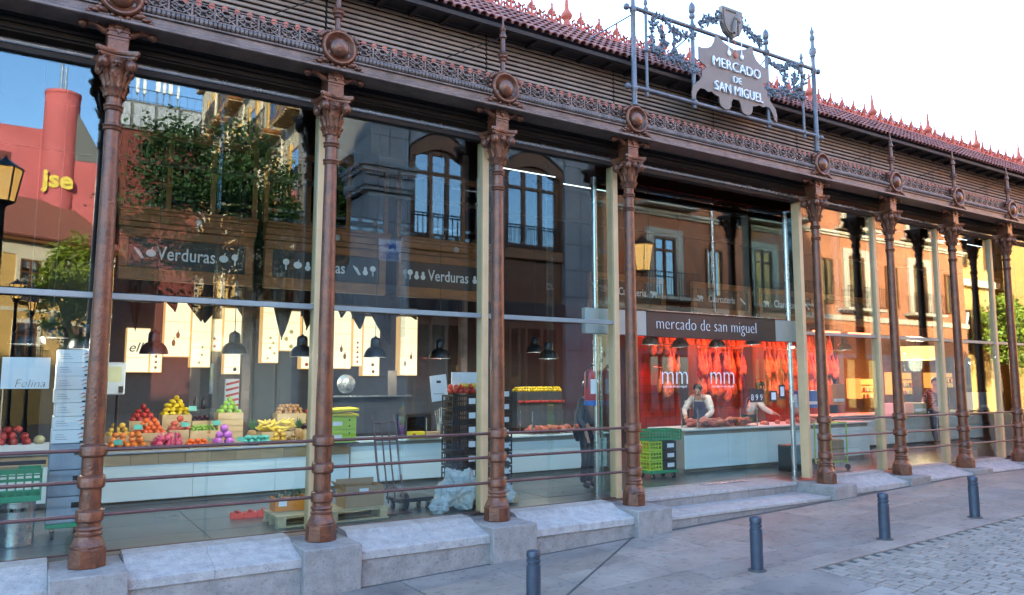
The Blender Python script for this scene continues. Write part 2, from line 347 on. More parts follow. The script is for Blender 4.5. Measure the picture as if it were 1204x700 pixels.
# --- columns: prototype at the origin
def column():
    col = obj('column', None, hall, (COLX[0], 0, 0))
    def P(b, n, m='iron', sm=35, par=None): return obj(n, b.mesh(n, m, sm), par or col)
    b = MB(); b.lathe([(.205, 0), (.21, .01), (.205, .165), (.19, .18)], n=8, a0=R(22.5)); P(b, 'octagonal_base', sm=20)
    P(MB().lathe([(.19, .178), (.19, .192), (.182, .2), (.165, .225), (.145, .262), (.14, .28), (.15, .285), (.152, .30), (.138, .308), (.132, .325), (.145, .333), (.148, .345), (.142, .36), (.127, .37), (.125, .4)], n=28), 'base_moulding')
    P(MB().lathe([(.118, .4), (.116, 1.1), (.107, 2.3), (.094, 3.6), (.088, 4.17), (.088, 4.2), (.088, 4.4), (.088, 4.44)], n=28), 'shaft')
    for z in (.46, .77, 1.06):
        P(MB().lathe([(.12, -.062), (.138, -.056), (.146, -.045), (.15, -.04), (.15, .035), (.146, .042), (.15, .048), (.138, .06), (.12, .064)], (0, 0, z), 24), 'collar')
    for z in (4.19, 4.39):
        P(MB().lathe([(.088, -.035), (.108, -.028), (.112, -.015), (.099, -.006), (.104, .004), (.114, .012), (.114, .024), (.088, .035)], (0, 0, z), 24), 'neck_ring')
    cp = P(MB().lathe([(.09, 4.42), (.092, 4.5), (.1, 4.6), (.12, 4.72), (.145, 4.84), (.18, 4.93), (.19, 4.965)], n=32, wob=lambda i, z: 1.0+(.045 if i % 2 else -.03)*(1 if z < 4.6 else .4)), 'capital', sm=60)
    lv = MB()
    for k in range(12):                     # curled leaves in two tiers
        for tier, (r0, z0, h, o) in enumerate(((.107, 4.52, .11, 0), (.118, 4.62, .15, 15))):
            a = R(k*30+o); d_ = Vector((math.cos(a), math.sin(a), 0)); t_ = Vector((-d_.y, d_.x, 0))
            pts = [(0, .022), (.35, .034), (.7, .03), (.95, .018)]
            v0 = []
            for u, w in pts:
                out = r0+.012+.055*u*u; p = d_*out+Vector((0, 0, z0+h*u)); v0 += [p-t_*w-d_*.008, p+d_*.012, p+t_*w-d_*.008]
            tip = d_*(r0+.1)+Vector((0, 0, z0+h*.86)); v0.append(tip)
            fs = []
            for j in range(3):
                q = j*3; fs += [(q, q+1, q+4, q+3), (q+1, q+2, q+5, q+4)]
            fs += [(9, 10, 12), (10, 11, 12)]
            lv.add(v0, fs)
    P(lv, 'capital_leaves', par=cp, sm=60)
    for sx in (-1, 1):
        for sy in (-1, 1):                  # volutes at the four corners, as coiled scrolls with a flower boss
            vo = MB(); a = math.atan2(sy, sx); d_ = Vector((math.cos(a), math.sin(a), 0)); t_ = Vector((-d_.y, d_.x, 0))
            ctr = d_*.225+Vector((0, 0, 4.885))
            path = []
            for k in range(26):
                th = R(100-k*26); rr = .068*(1-k/30); path.append(ctr+d_*rr*math.cos(th)+Vector((0, 0, rr*math.sin(th))))
            for s_ in (-1, 1): vo.tube([p+t_*s_*.035 for p in path], [.016*(1-k/40) for k in range(26)], 6)
            vo.cyl(ctr-t_*.045, ctr+t_*.045, .055, n=14); vo.cyl(ctr-t_*.06, ctr+t_*.06, .024, n=10); vo.ball(ctr+d_*.012, .07, 12, 8)
            vo.tube([d_*.12+Vector((0, 0, 4.70)), d_*.15+Vector((0, 0, 4.78)), d_*.19+Vector((0, 0, 4.83)), ctr-Vector((0, 0, .05))], [.012, .02, .026, .03], 6)
            P(vo, 'volute', par=cp, sm=50)
    for k in range(4):                      # rosette on each side
        a = R(90*k-90); d_ = Vector((math.cos(a), math.sin(a), 0)); ro = MB(); c_ = d_*.19+Vector((0, 0, 4.9))
        ro.ball(c_, .042, 10, 7); t_ = Vector((-d_.y, d_.x, 0))
        for j in range(6): ro.ball(c_+t_*.038*math.cos(R(60*j))+Vector((0, 0, .038*math.sin(R(60*j)))), .019, 6, 4)
        P(ro, 'rosette', par=cp, sm=60)
    ab = MB()                               # abacus with hollowed sides
    def ring(h, z):
        pts = []
        for k in range(4):
            A = Vector((math.cos(R(45+90*k)), math.sin(R(45+90*k)), 0)); B = Vector((math.cos(R(135+90*k)), math.sin(R(135+90*k)), 0))
            T = (B-A).normalized(); A2 = A*h*1.38+T*.03; B2 = B*h*1.38-T*.03
            for j in range(7):
                u = j/6; m_ = A2.lerp(B2, u); ins = (1-(2*u-1)**2)*.065; n_ = (A+B).normalized(); p = m_-n_*ins; pts.append((p.x, p.y, z))
        return pts
    rings = [ring(.215, 4.955), ring(.235, 4.975), ring(.235, 4.99), ring(.255, 5.0), ring(.265, 5.02), ring(.265, 5.05)]
    n = len(rings[0]); ab.add([p for r_ in rings for p in r_], [(j*n+i, j*n+(i+1) % n, (j+1)*n+(i+1) % n, (j+1)*n+i) for j in range(5) for i in range(n)]+[tuple(range(n))[::-1], tuple(range(5*n, 6*n))])
    P(ab, 'abacus', sm=25)
    ub = MB(); ub.box(-.095, .095, -.12, .11, 5.05, 5.30, .008); ub.box(-.105, .105, -.13, .11, 5.085, 5.105, .004); ub.box(-.105, .105, -.13, .11, 5.135, 5.15, .004)
    ub.box(-.04, .04, -.142, -.11, 5.165, 5.27, .006); ub.ball((0, -.14, 5.215), .028, 8, 6); ub.prism([(-.035, 5.16), (.035, 5.16), (0, 5.115)], -.14, -.118)
    P(ub, 'upper_block', sm=30)
    for s_ in (-1, 1):                      # scrolled side brackets with acorn ends
        br = MB(); path = [(s_*.08, -.04, 5.14), (s_*.14, -.05, 5.155), (s_*.19, -.05, 5.19), (s_*.235, -.05, 5.2), (s_*.28, -.05, 5.185)]
        br.tube(path, [.04, .034, .03, .026, .02], 10); br.tube([(s_*.08, -.04, 5.24), (s_*.15, -.05, 5.235), (s_*.2, -.05, 5.215)], [.034, .028, .02], 8)
        br.lathe([(.015, -.05), (.036, -.03), (.046, 0), (.04, .028), (.02, .045)], (s_*.31, -.05, 5.175), 12, 'x')
        br.ball((s_*.20, -.09, 5.2), .02, 8, 5)
        P(br, 'scroll_bracket', sm=50)
    md = MB()                               # medallion: dished ring with a polished boss, facing the street
    md.lathe([(.05, .17), (.2, .17), (.205, .2), (.2, .222), (.188, .236), (.172, .236), (.16, .224), (.145, .2), (.118, .186), (.05, .18)], (0, .01, 5.48), 32, 'y')
    mo = P(md, 'medallion', sm=40)
    P(MB().lathe([(.118, .18), (.117, .2), (.105, .228), (.082, .252), (.05, .268), (.02, .274), (.005, .275)], (0, .01, 5.48), 28, 'y'), 'boss', par=mo, sm=60)
    lf = MB()
    for k in range(20):
        a = R(k*18); c_ = Vector((.2*math.cos(a), -.17, 5.48+.2*math.sin(a))); d_ = Vector((math.cos(a), 0, math.sin(a)))
        lf.ball(c_+d_*.016, .027, 7, 5, (1, .8, 1))
    for s_ in (-1, 1):
        for k in range(5):
            lf.ball((s_*(.16+.03*k), -.18, 5.31-.012*k+.02*(k % 2)), .034-.003*k, 7, 5, (1.3, .7, .8))
        for k in range(3): lf.ball((s_*(.175+.02*k), -.18, 5.63-.02*k), .03, 7, 5)
    P(lf, 'leaf_border', par=mo, sm=60)
    P(MB().lathe([(.045, 5.7), (.04, 5.72), (.034, 5.76), (.032, 5.88), (.05, 5.9), (.045, 5.92), (.068, 5.945), (.06, 5.965), (.07, 5.985), (.045, 6.01), (.036, 6.03), (.034, 6.14), (.03, 6.2), (.048, 6.215), (.05, 6.24), (.04, 6.27), (.03, 6.3), (.038, 6.315), (.04, 6.335), (.022, 6.35), (.014, 6.43), (.006, 6.5)], (0, -.12, -.03), 14), 'spike', sm=40)
    for ch in col.children:
        if ch.name.split('.')[0] in ('octagonal_base', 'base_moulding', 'shaft', 'collar', 'neck_ring'): ch.scale = (.79, .79, 1)
        if ch.name.split('.')[0] in ('capital', 'abacus'): ch.location.z = .6525; ch.scale = (.76, .76, .85)
    b = MB().box(-.095, .095, -.12, .11, 4.93, 5.06, .008); P(b, 'lower_block')
    return col
c0 = column()
cols = [c0]
for X in COLX[1:]:
    c_ = copy_tree(c0, hall, (X, 0, 0)); cols.append(c_)
for i in (3, 4):        # the two columns of the entrance carry the sign's posts instead of a spike
    for ch in list(cols[i].children):
        if ch.name.startswith('spike'): bpy.data.objects.remove(ch)
# thin stays behind the spikes
for X in (2.79, 5.02, 13.76, 15.98, 18.21):
    MB().tube([(X, -.12, 6.2), (X-.62, .27, 5.92)], .006, 5).build('stay_rod', 'dark_wood', hall)
# --- railings between the columns
ZR = (.46, .77, 1.06)
place = {(-1.66, .57): ('left of the reddish column nearest the stacked white boxes', ), (.57, 2.79): ('in front of the fruit counter with the backlit panels', ), (2.79, 5.02): ('in front of the pallet and the hand truck', ), (5.02, 7.25): ('in front of the black crates beside the entrance', ),
         (11.53, 13.76): ('just right of the entrance steps', ), (13.76, 15.98): ('in front of the walking person in a checked shirt', ), (15.98, 18.21): ('second from the right edge of the photo', ), (18.21, 20.44): ('at the far right edge of the photo', )}
for (a, b), (w,) in place.items():
    if a > 18: continue
    r = thing('iron_railing', 'three brown round iron rails '+w, 'railing', ((a+b)/2, 0, 0), 0, 'railings between the columns')
    for z in ZR:
        MB().cyl(((a+.105) if a > 0 else -3, 0, z), (b-.105, 0, z), .018, n=14).build('rail', 'rail_iron', r)
# --- cornice: ledge, fascia, cable moulding, openwork frieze
edges = [XL, -1.66]+COLX[:4]+[9.39]+COLX[4:]+[20.44, 22.67, XR]
co = obj('cornice', None, hall)
for a, b in zip(edges[:-1], edges[1:]):
    a2, b2 = a+.002, b-.002
    l = MB(); l.prism([(-.215, 5.20), (-.225, 5.208), (-.225, 5.232), (-.19, 5.245), (-.165, 5.265), (-.165, 5.285), (-.15, 5.295), (-.15, 5.345), (-.175, 5.355), (-.175, 5.37), (.1, 5.37), (.1, 5.20)], a2, b2, 'yz')
    l.build('beam', 'iron_grey', co, 25)
    l = MB()
    n = max(2, int((b-a)/.045)) if -2 < a < 23 else 12
    for k in range(n):                   # rope-like roll
        u = a2+(b2-a2)*(k+.5)/n; w = (b2-a2)/n*.52
        l.lathe([(.028, -w), (.042, -w*.5), (.044, w*.5), (.028, w)], (u, -.15, 5.412), 8, 'x')
    l.build('cable_moulding', 'iron_grey', co, 50)
    MB().box(a2, b2, -.12, .1, 5.372, 5.462).build('back_band', 'iron_grey', co, 0)
    MB().box(a2, b2, -.135, -.085, 5.463, 5.476).build('frieze_rail', 'iron_grey', co, 0)
    MB().box(a2, b2, -.125, -.095, 5.634, 5.645).build('frieze_rail', 'iron_grey', co, 0)
    MB().box(a2, b2, -.05, .28, 5.53, 5.58).build('gutter', 'iron_grey', co, 0)
fp = MB(); w = .222/2
for s_ in (-1, 1):                       # one openwork panel: crossed straps, a diamond and a ring
    fp.obox((0, -.004*s_, .112), (.29, .02, .02), (0, s_*.80, 0))
    fp.obox((s_*w*.5, -.008, .165), (.10, .02, .016), (0, s_*.80, 0)); fp.obox((s_*w*.5, -.008, .06), (.10, .02, .016), (0, -s_*.80, 0))
    fp.obox((s_*w*.97, 0, .112), (.014, .024, .21), (0, 0, 0))
    fp.ball((s_*w*.55, -.008, .112), .02, 7, 5)
fp.ball((0, -.016, .112), .03, 9, 6, (1, .6, 1)); fp.ball((0, -.006, .2), .02, 8, 5); fp.ball((0, -.006, .03), .02, 8, 5)
fpm = fp.mesh('frieze_panel', 'iron_grey', 30)
for a, b in zip(edges[1:-1], edges[2:]):
    ga = .01 if a == 9.39 else .21; gb = .01 if b == 9.39 else .21; wd_ = b-a-ga-gb; n = round(wd_/.222)
    for k in range(n): obj('frieze_panel', fpm, co, (a+ga+wd_*(k+.5)/n, -.11, 5.474), (0, 0, 0), (wd_/n/.222, 1, .70))
# red scalloped tiles just above the frieze
rt = MB()
for i in range(int(25/.13)):
    X = -1.7+i*.13; rt.lathe([(.03, -.1), (.034, .1)], (X, -.02, 5.638), 8, 'y')
tag(rt.build('gutter_tiles', 'terracotta', co, 50), kind='stuff')
# --- louvres under the eaves: real slats, one part each
slm = {}
for a, b in zip(edges[:-1], edges[1:]):
    lo = obj('louvre_bank', None, hall)
    for k in range(14):
        z = 5.56+k*.0665
        s = MB(); s.obox(((a+b)/2, .31, z), (b-a-.03, .058, .012), (R(58), 0, 0)); s.build('slat', 'slat', lo, 0)
    for u in (a+.02, (a+b)/2):
        MB().box(u-.016, u+.016, .33, .36, 5.45, 6.50).build('louvre_post', 'dark_wood', lo, 0)
MB().box(XL, XR, .40, .44, 5.45, 6.5).build('louvre_backing', 'dark_wood', hall, 0)
# soffit behind the cornice and the lintel over the glass
MB().box(XL, XR, .1005, .44, 5.42, 5.45).build('cornice_soffit', 'dark_wood', hall, 0)
MB().box(XL, XR, .28, .44, 5.08, 5.42).build('lintel', 'dark_wood', hall, 0)
for i, k in enumerate(range(5)):
    MB().box(XL, XR, .24, .279, 5.10+i*.065, 5.13+i*.065).build('lintel_board', 'dark_wood', hall, 0)
MB().cyl((XL, .30, 4.99), (XR, .30, 4.99), .028, n=10).build('top_rail', 'steel', hall)
MB().box(XL, XR, .29, .42, 4.90, 4.955).build('head_channel', 'dark_wood', hall, 0)
# --- roof
roof = obj('roof', None, hall)
MB().box(XL, XR, .02, .44, 6.40, 6.43).build('eave_soffit', 'dark_wood', roof, 0)
for i in range(60):
    X = -2+i*.45
    MB().box(X, X+.06, -.02, .42, 6.35, 6.40).build('rafter_end', 'dark_wood', roof, 0)
MB().prism([(-.03, 6.405), (1.4, 7.44), (5, 8.55), (13, 8.6), (13, 8.5), (5, 8.4), (1.4, 7.28), (.02, 6.36)], XL, XR, 'yz').build('roof_deck', 'ceiling_wood', roof, 0)
MB().box(XL, XR, -.045, .0, 6.36, 6.415).build('eave_board', 'dark_wood', roof, 0)
th = math.atan2(1.035, 1.43); nrm = Vector((0, -math.sin(th), math.cos(th))); up = Vector((0, math.cos(th), math.sin(th)))
def tilegeo():
    t = MB(); n = 7; L_ = .40; vs = []
    for j, (v, r, hh) in enumerate(((0, .062, .02), (L_, .05, .0))):
        for rr in (r, r-.013):
            for i in range(n):
                a = math.pi*i/(n-1); vs.append((rr*math.cos(a), v, rr*math.sin(a)*.95+hh))
    fs = []
    for i in range(n-1): fs += [(i, i+1, 2*n+i+1, 2*n+i), (n+i, n+i+1, 3*n+i+1, 3*n+i), (i, i+1, n+i+1, n+i)]
    return t.add(vs, fs)
tmesh = tilegeo().mesh('tile', 'tile', 50)
tiles = []
X = -2.0
while X < 27:
    for rw in range(5): tiles.append((X+random.uniform(-.004, .004), rw))
    X += .125
def tview(t):
    X, rw = t; p = Vector((X, -.06, 6.42))+up*(rw*.345)
    dx, dy = X, p.y+8.284; f = dx*.5345+dy*.8452; r = dx*.8452-dy*.5345
    return 3.4 < X < 22.5, f
nearT = set(sorted([t for t in tiles if tview(t)[0]], key=lambda t: tview(t)[1])[:300])
ft = MB(); rotT = (th, 0, 0); RM = Euler(rotT).to_matrix()
for t in tiles:
    p = Vector((t[0], -.06, 6.42))+up*(t[1]*.345)+nrm*(.01+random.uniform(0, .006))
    if t in nearT: obj('tile', tmesh, roof, p, (th, 0, random.uniform(-.02, .02)))
    else:
        g = tilegeo(); ft.add([p+RM @ Vector(q) for q in g.v], g.f)
tag(ft.build('tile_field', 'tile', roof, 50), kind='stuff')
MB().prism([(1.30, 7.40), (1.30, 7.49), (1.36, 7.53), (1.46, 7.53), (1.52, 7.48), (1.52, 7.3)], XL, XR, 'yz').build('ridge_capping', 'terracotta', roof, 30)
# cresting: pierced fleur pieces between ball finials
cr = MB()
def strap(b, pts, w=.02, d=.03): b.tube([(x, 0, z) for x, z in pts], w*1.55, 6)
strap(cr, [(0, 0), (0, .26)], .016); cr.ball((0, 0, .30), .026, 8, 6, (1, .7, 1.6)); cr.ball((0, 0, .225), .03, 8, 5, (1.6, .6, .6))
for s_ in (-1, 1):
    strap(cr, [(0, .02), (s_*.06, .05), (s_*.1, .1), (s_*.085, .15), (s_*.05, .15), (s_*.045, .12)], .016)
    strap(cr, [(s_*.21, .0), (s_*.19, .07), (s_*.15, .1), (s_*.12, .07), (s_*.14, .045)], .015)
    strap(cr, [(s_*.2, .05), (s_*.205, .12), (s_*.17, .15)], .014); cr.ball((s_*.165, 0, .15), .022, 7, 5); cr.ball((s_*.05, 0, .19), .024, 7, 5, (1.2, .7, 1)); cr.ball((s_*.1, 0, .02), .03, 7, 5)
cr.box(-.225, .225, -.015, .015, -.01, .02)
crm = cr.mesh('crest_piece', 'terracotta', 50)
fin = MB().lathe([(.09, 0), (.085, .03), (.06, .06), (.05, .12), (.055, .13), (.085, .16), (.098, .2), (.085, .24), (.06, .265), (.062, .275), (.045, .29), (.042, .3), (.018, .55), (.024, .57), (.006, .62)], n=16)
finm = fin.mesh('ball_finial', 'terracotta', 40)
FX = [-1.66, .57, 2.79, 5.02, 7.2, 9.35, 11.45, 13.5, 15.72, 17.97, 20.2, 22.4, 24.6]
for X in FX: obj('ball_finial', finm, roof, (X, 1.41, 7.52))
for a, b in zip(FX[:-1], FX[1:]):
    n = 5; w = (b-a-.2)/n
    for k in range(n):
        if b > 4: obj('crest_piece', crm, roof, (a+.1+w*(k+.5), 1.41, 7.53), (0, 0, 0), (w/.45, 1, 1))
# ceiling trusses seen from below
for X in [-1.66]+COLX[:4]+[9.39]+COLX[4:]+[20.44]:
    t = MB(); t.obox((X, 1.9, 6.95), (.07, 3.2, .11), (R(20), 0, 0)); t.tube([(X, .5, 5.45), (X, 1.6, 6.2), (X, 2.4, 6.95)], .04, 6); t.tube([(X, .5, 6.1), (X, 2.2, 6.2), (X, 4.4, 6.9)], .03, 6)
    t.build('truss', 'dark_wood', hall, 30)
for i in range(3):
    MB().box(XL, XR, 1.2+i*1.4, 1.3+i*1.4, 6.88+i*.42, 6.98+i*.42).build('purlin', 'dark_wood', hall, 0)
# end and back walls
tag(MB().box(XL, XR, 12.9, 13.1, -.3, 8.5).build('wall_back', 'dark_wood', hall, 0))
for X in (XL, XR-.2): MB().prism([(.44, -.5), (.44, 6.45), (1.4, 7.25), (5, 8.38), (12.9, 8.45), (12.9, -.5)], X, X+.2, 'yz').build('end_wall', 'dark_wood', hall, 0)
# --- glazing
mull = [-1.66]+COLX[:4]
def glaze(a, b, off=0):
    g = obj('glazed_bay', None, hall)
    x0, x1 = a+.045, b-.045; xm = (x0+x1)/2
    for u, v in ((x0, xm-.004), (xm+.004, x1)):
        MB().box(u, v, .345, .357, .062, 2.515).build('pane', 'glass', g, 0)
        MB().box(u, v, .345, .357, 2.60, 4.90).build('pane', 'glass', g, 0)
    MB().box(x0, x1, .325, .385, 2.530, 2.590, .004).build('transom', 'transom', g, 0)
    MB().box(x0, x1, .335, .37, .045, .061).build('bottom_channel', 'rail_iron', g, 0)
    for u in (xm,):
        MB().box(u-.03, u+.03, .39, .45, 2.53, 2.585).build('clamp', 'steel', g, 0)
        MB().box(u-.006, u+.006, .36, .50, .07, 4.88).build('glass_fin', 'clear_case', g, 0)
for a, b in bays: glaze(a, b)
for X in [-1.66]+COLX+[20.44, 22.67]:
    MB().box(X-.044, X+.044, .30, .46, .05, 4.90, .004).build('mullion', 'cream_metal', hall, 0)
MB().box(XL, -1.72, .35, .40, -.4, 4.9).build('boarded_bay', 'dark_wood', hall, 0); MB().box(22.72, XR, .35, .40, -.4, 4.9).build('boarded_bay', 'dark_wood', hall, 0)
# entrance: recessed glass wall, steel posts, sliding doors
en = obj('entrance_glazing', None, hall)
xe = [7.36, 8.45, 9.55, 10.65, 11.93]
for k, (u, v) in enumerate(zip(xe[:-1], xe[1:])):
    MB().box(u+.003, v-.003, .945, .957, .015, 2.41).build('door_leaf', 'door_glass', en, 0)
    MB().box(u+.003, v-.003, .945, .957, 2.86, 4.9).build('pane', 'glass', en, 0)
for X0, X1 in ((7.28, 7.34), (11.56, 11.92)):
    MB().add([(X0, .36, .05), (X1, .93, .05), (X1, .93, 4.88), (X0, .36, 4.88), (X0+.01, .36, .05), (X1+.01, .93, .05), (X1+.01, .93, 4.88), (X0+.01, .36, 4.88)], [(0, 1, 2, 3), (4, 5, 6, 7), (0, 1, 5, 4), (2, 3, 7, 6), (0, 3, 7, 4), (1, 2, 6, 5)]).build('side_pane', 'glass', en, 0)
for X in (7.36, 11.94): MB().cyl((X, .95, 0), (X, .95, 4.9), .045, n=18).build('steel_post', 'steel', en)
MB().cyl((7.62, 1.15, 0), (7.62, 1.15, 2.4), .018, n=10).build('door_pull', 'steel', en)
MB().box(XL+.1, XR, 2.3, 2.36, 4.5, 4.56).build('tie_beam', 'dark_wood', hall, 0)
# door logo decals: double arches reading mm
for X in (9.0, 10.12):
    me = text_mesh('mm', .46, 'letter_white', .001, .9, -.006)
    obj('logo', me, en, (X, .940, 1.80), FACE)
    obj('small_print', text_mesh('mercado de san miguel', .058, 'letter_white', .001), en, (X, .940, 1.625), FACE)
mat('sticker_dark', (.05, .05, .055), (.04, .04, .045), 3, .5)
for X, z, w, h, t in ((10.97, 1.46, .36, .24, '890'), (11.42, 1.44, .2, .2, ''), (11.66, 1.52, .17, .26, '')):
    s = MB().box(X-w/2, X+w/2, .936, .940, z-h/2, z+h/2).build('door_sticker', 'sticker_dark', en, 0)
    if t: obj('numerals', text_mesh('8 9 9', .15, 'letter_white', .001), s, (X, .933, z-.04), FACE)
    else: MB().box(X-w*.3, X+w*.3, .932, .9345, z-h*.3, z+h*.35).build('pictogram', 'letter_white', s, 0)
# fascia over the doors
fs_ = thing('entrance_fascia_sign', 'dark brown fascia board lettered mercado de san miguel over the glass doors', 'sign', (9.6, .88, 2.42))
MB().box(7.08, 8.31, .84, .935, 2.43, 2.82, .006).build('grey_end', 'canopy_grey', fs_, 0)
MB().box(11.42, 12.07, .84, .935, 2.43, 2.82, .006).build('grey_end', 'canopy_grey', fs_, 0)
bd = MB().box(8.314, 11.416, .83, .935, 2.42, 2.83, .006).build('board', 'fascia_brown', fs_, 0)
MB().box(8.314, 11.416, .80, .93, 2.832, 2.845).build('drip_strip', 'steel', bd, 0)
obj('lettering', text_mesh('mercado de san miguel', .285, 'letter_white', .004, .88, -.007, 1.03), fs_, (9.70-9.6, .825-.88, 2.635-2.42), FACE)
# ---------------------------------------------------------------- roof sign over the entrance
sg = thing('roof_sign', 'shaped metal sign board reading MERCADO DE SAN MIGUEL with garlands above the entrance', 'sign', (9.39, -.16, 5.75))
Y0 = -.16
def knob(b, p, r=.05): b.ball(p, r, 12, 8)
for X, top in ((7.25, 8.0), (11.45, 8.0)):
    b = MB().lathe([(.05, 5.70), (.042, 5.75), (.04, 5.93), (.052, 5.95), (.052, 5.98), (.04, 6.0), (.036, 7.12), (.05, 7.14), (.05, 7.2), (.034, 7.22), (.034, 7.42), (.05, 7.44), (.045, 7.46), (.068, 7.5), (.06, 7.53), (.066, 7.56), (.035, 7.6), (.032, 7.72), (.045, 7.74), (.05, 7.78), (.03, 7.82), (.026, 7.84), (.04, 7.87), (.036, 7.91), (.015, 7.94), (.004, 8.02)], (X, Y0, 0), 16)
    s_ = -1 if X < 9 else 1
    for z in (5.97, 7.18): b.cyl((X, Y0, z), (X+s_*.10, Y0, z), .018, n=8); b.ball((X+s_*.125, Y0, z), .05, 12, 8)
    b.build('post', 'iron_sign', sg, 45)
for z in (5.985, 7.20): MB().cyl((7.25, Y0, z), (11.45, Y0, z), .032, n=12).build('crossbar', 'iron_sign', sg)
for X in (7.5, 11.12):
    b = MB().cyl((X, Y0, 5.92), (X, Y0, 7.25), .024, n=10); b.lathe([(.04, 7.2), (.045, 7.24), (.02, 7.27), (.02, 7.3), (.034, 7.32), (.03, 7.36), (.006, 7.43)], (X, Y0, 0), 12)
    for z in (5.985, 6.60, 7.2): b.ball((X, Y0, z), .048, 10, 7)
    b.ball((X, Y0, 5.9), .03, 8, 6); b.build('thin_post', 'iron_sign', sg, 45)
for X in (8.47, 10.2):
    b = MB().lathe([(.03, 5.9), (.034, 7.15), (.055, 7.17), (.06, 7.23), (.03, 7.26), (.026, 7.34), (.046, 7.36), (.05, 7.4), (.03, 7.43), (.05, 7.46), (.056, 7.52), (.045, 7.57), (.01, 7.62)], (X, Y0, 0), 14)
    b.ball((X, Y0, 5.985), .06, 10, 7); b.ball((X, Y0, 5.92), .035, 8, 6); b.build('board_post', 'iron_sign', sg, 45)
for X, X2 in ((7.5, 8.47), (10.2, 11.12)): MB().cyl((X, Y0, 6.60), (X2, Y0, 6.60), .02, n=8).build('short_bar', 'iron_sign', sg)
for X, dx in ((7.25, -.5), (11.45, -.3), (8.47, -.2), (10.2, .1)):
    MB().cyl((X, Y0+.03, 7.1), (X+dx, .5, 6.75), .011, n=6).build('stay', 'iron_sign', sg)
half = [(9.36, 7.03), (9.25, 7.06), (9.12, 7.10), (8.98, 7.17), (8.93, 7.17), (8.90, 7.07), (8.84, 6.98), (8.74, 6.92), (8.62, 6.89), (8.545, 6.90), (8.545, 6.68), (8.60, 6.64), (8.68, 6.62), (8.70, 6.58), (8.66, 6.54), (8.60, 6.52), (8.60, 6.42), (8.56, 6.36), (8.48, 6.30), (8.40, 6.22), (8.37, 6.12), (8.38, 6.0), (8.43, 6.04), (8.48, 6.14), (8.55, 6.22), (8.64, 6.23), (8.72, 6.20), (8.80, 6.22), (8.90, 6.18), (8.97, 6.17), (8.98, 6.08), (9.02, 6.02), (9.10, 5.99), (9.20, 6.01), (9.24, 6.06), (9.25, 6.14), (9.29, 6.20)]
mir = [(18.72-x, z) for x, z in half[::-1]]
bo = MB().prism(half+mir[:-1], Y0-.055, Y0-.035, 'xz').build('board', 'board_grey', sg, 0)
for t, s_, X, z, sx in (('MERCADO', .225, 9.385, 6.72, 1.02), ('DE', .155, 9.38, 6.51, 1.05), ('SAN MIGUEL', .225, 9.42, 6.325, .86)):
    obj('lettering', text_mesh(t, s_, 'letter_white', .016, sx, -.002, 1.04), sg, (X-9.39, -.07, z-5.75), FACE)
for X in (9.22, 9.37, 9.52):
    b = MB(); b.cyl((X, Y0-.06, 7.20), (X, Y0-.06, 6.98), .008, n=6); b.ball((X, Y0-.065, 6.94), .042, 10, 8, (1, .4, 1.15)); b.build('pendant_leaf', 'letter_white' if X != 9.37 else 'terracotta', sg)
sh = MB(); pts = [(-.235, .27), (.235, .27), (.24, .12), (.225, -.02), (.16, -.14), (.06, -.2), (0, -.245), (-.06, -.2), (-.16, -.14), (-.225, -.02), (-.24, .12)]
sh.prism([(9.33+x, 7.45+z) for x, z in pts], Y0-.06, Y0+.02); sh.prism([(9.33+x*.88, 7.45+z*.88) for x, z in pts], Y0-.075, Y0-.058)
so_ = sh.build('coat_of_arms', 'board_grey', sg, 0)
rl = MB()                                    # relief on the shield: a bear leaning on a tree, with a crown above
rl.tube([(9.31, Y0-.08, 7.30), (9.33, Y0-.085, 7.42), (9.36, Y0-.085, 7.52)], [.04, .05, .03], 8); rl.ball((9.375, Y0-.085, 7.555), .034, 8, 6); rl.tube([(9.44, Y0-.08, 7.27), (9.44, Y0-.08, 7.5)], .014, 6); rl.ball((9.44, Y0-.085, 7.56), .075, 9, 6, (1, .3, .9))
rl.tube([(9.31, Y0-.08, 7.34), (9.27, Y0-.08, 7.28)], .024, 6); rl.tube([(9.34, Y0-.08, 7.46), (9.42, Y0-.08, 7.44)], .016, 6)
for k in range(5): rl.ball((9.18+.05*k, Y0-.078, 7.66), .02, 7, 5)
rl.build('relief', 'board_grey', so_, 50)
def garland(path, n, r, seed):
    rg = random.Random(seed); b = MB(); P_ = [Vector((x, Y0-.02, z)) for x, z in path]
    b.tube(P_, .016, 6); cum = [0]
    for i in range(1, len(P_)): cum.append(cum[-1]+(P_[i]-P_[i-1]).length)
    for k in range(n):
        s_ = rg.uniform(0, cum[-1]); i = max(j for j in range(len(cum)-1) if cum[j] <= s_); t = (s_-cum[i])/(cum[i+1]-cum[i]); p = P_[i].lerp(P_[i+1], t)
        a = rg.uniform(0, 6.28); l = rg.uniform(.05, .1); dv = Vector((math.cos(a), rg.uniform(-.6, .3), math.sin(a))).normalized(); sd = dv.cross(Vector((0, 1, .2))).normalized()*l*.34
        q = p+dv*rg.uniform(0, r)
        up_ = Vector((0, -.02, 0))
        b.add([q, q+dv*l*.5+sd, q+dv*l, q+dv*l*.5-sd, q+dv*l*.5+up_, q+dv*l*.5-up_*.6], [(0, 1, 4), (1, 2, 4), (2, 3, 4), (3, 0, 4), (0, 1, 5), (1, 2, 5), (2, 3, 5), (3, 0, 5)])
        if rg.random() < .3: b.ball(q, rg.uniform(.018, .032), 7, 5)
    return b
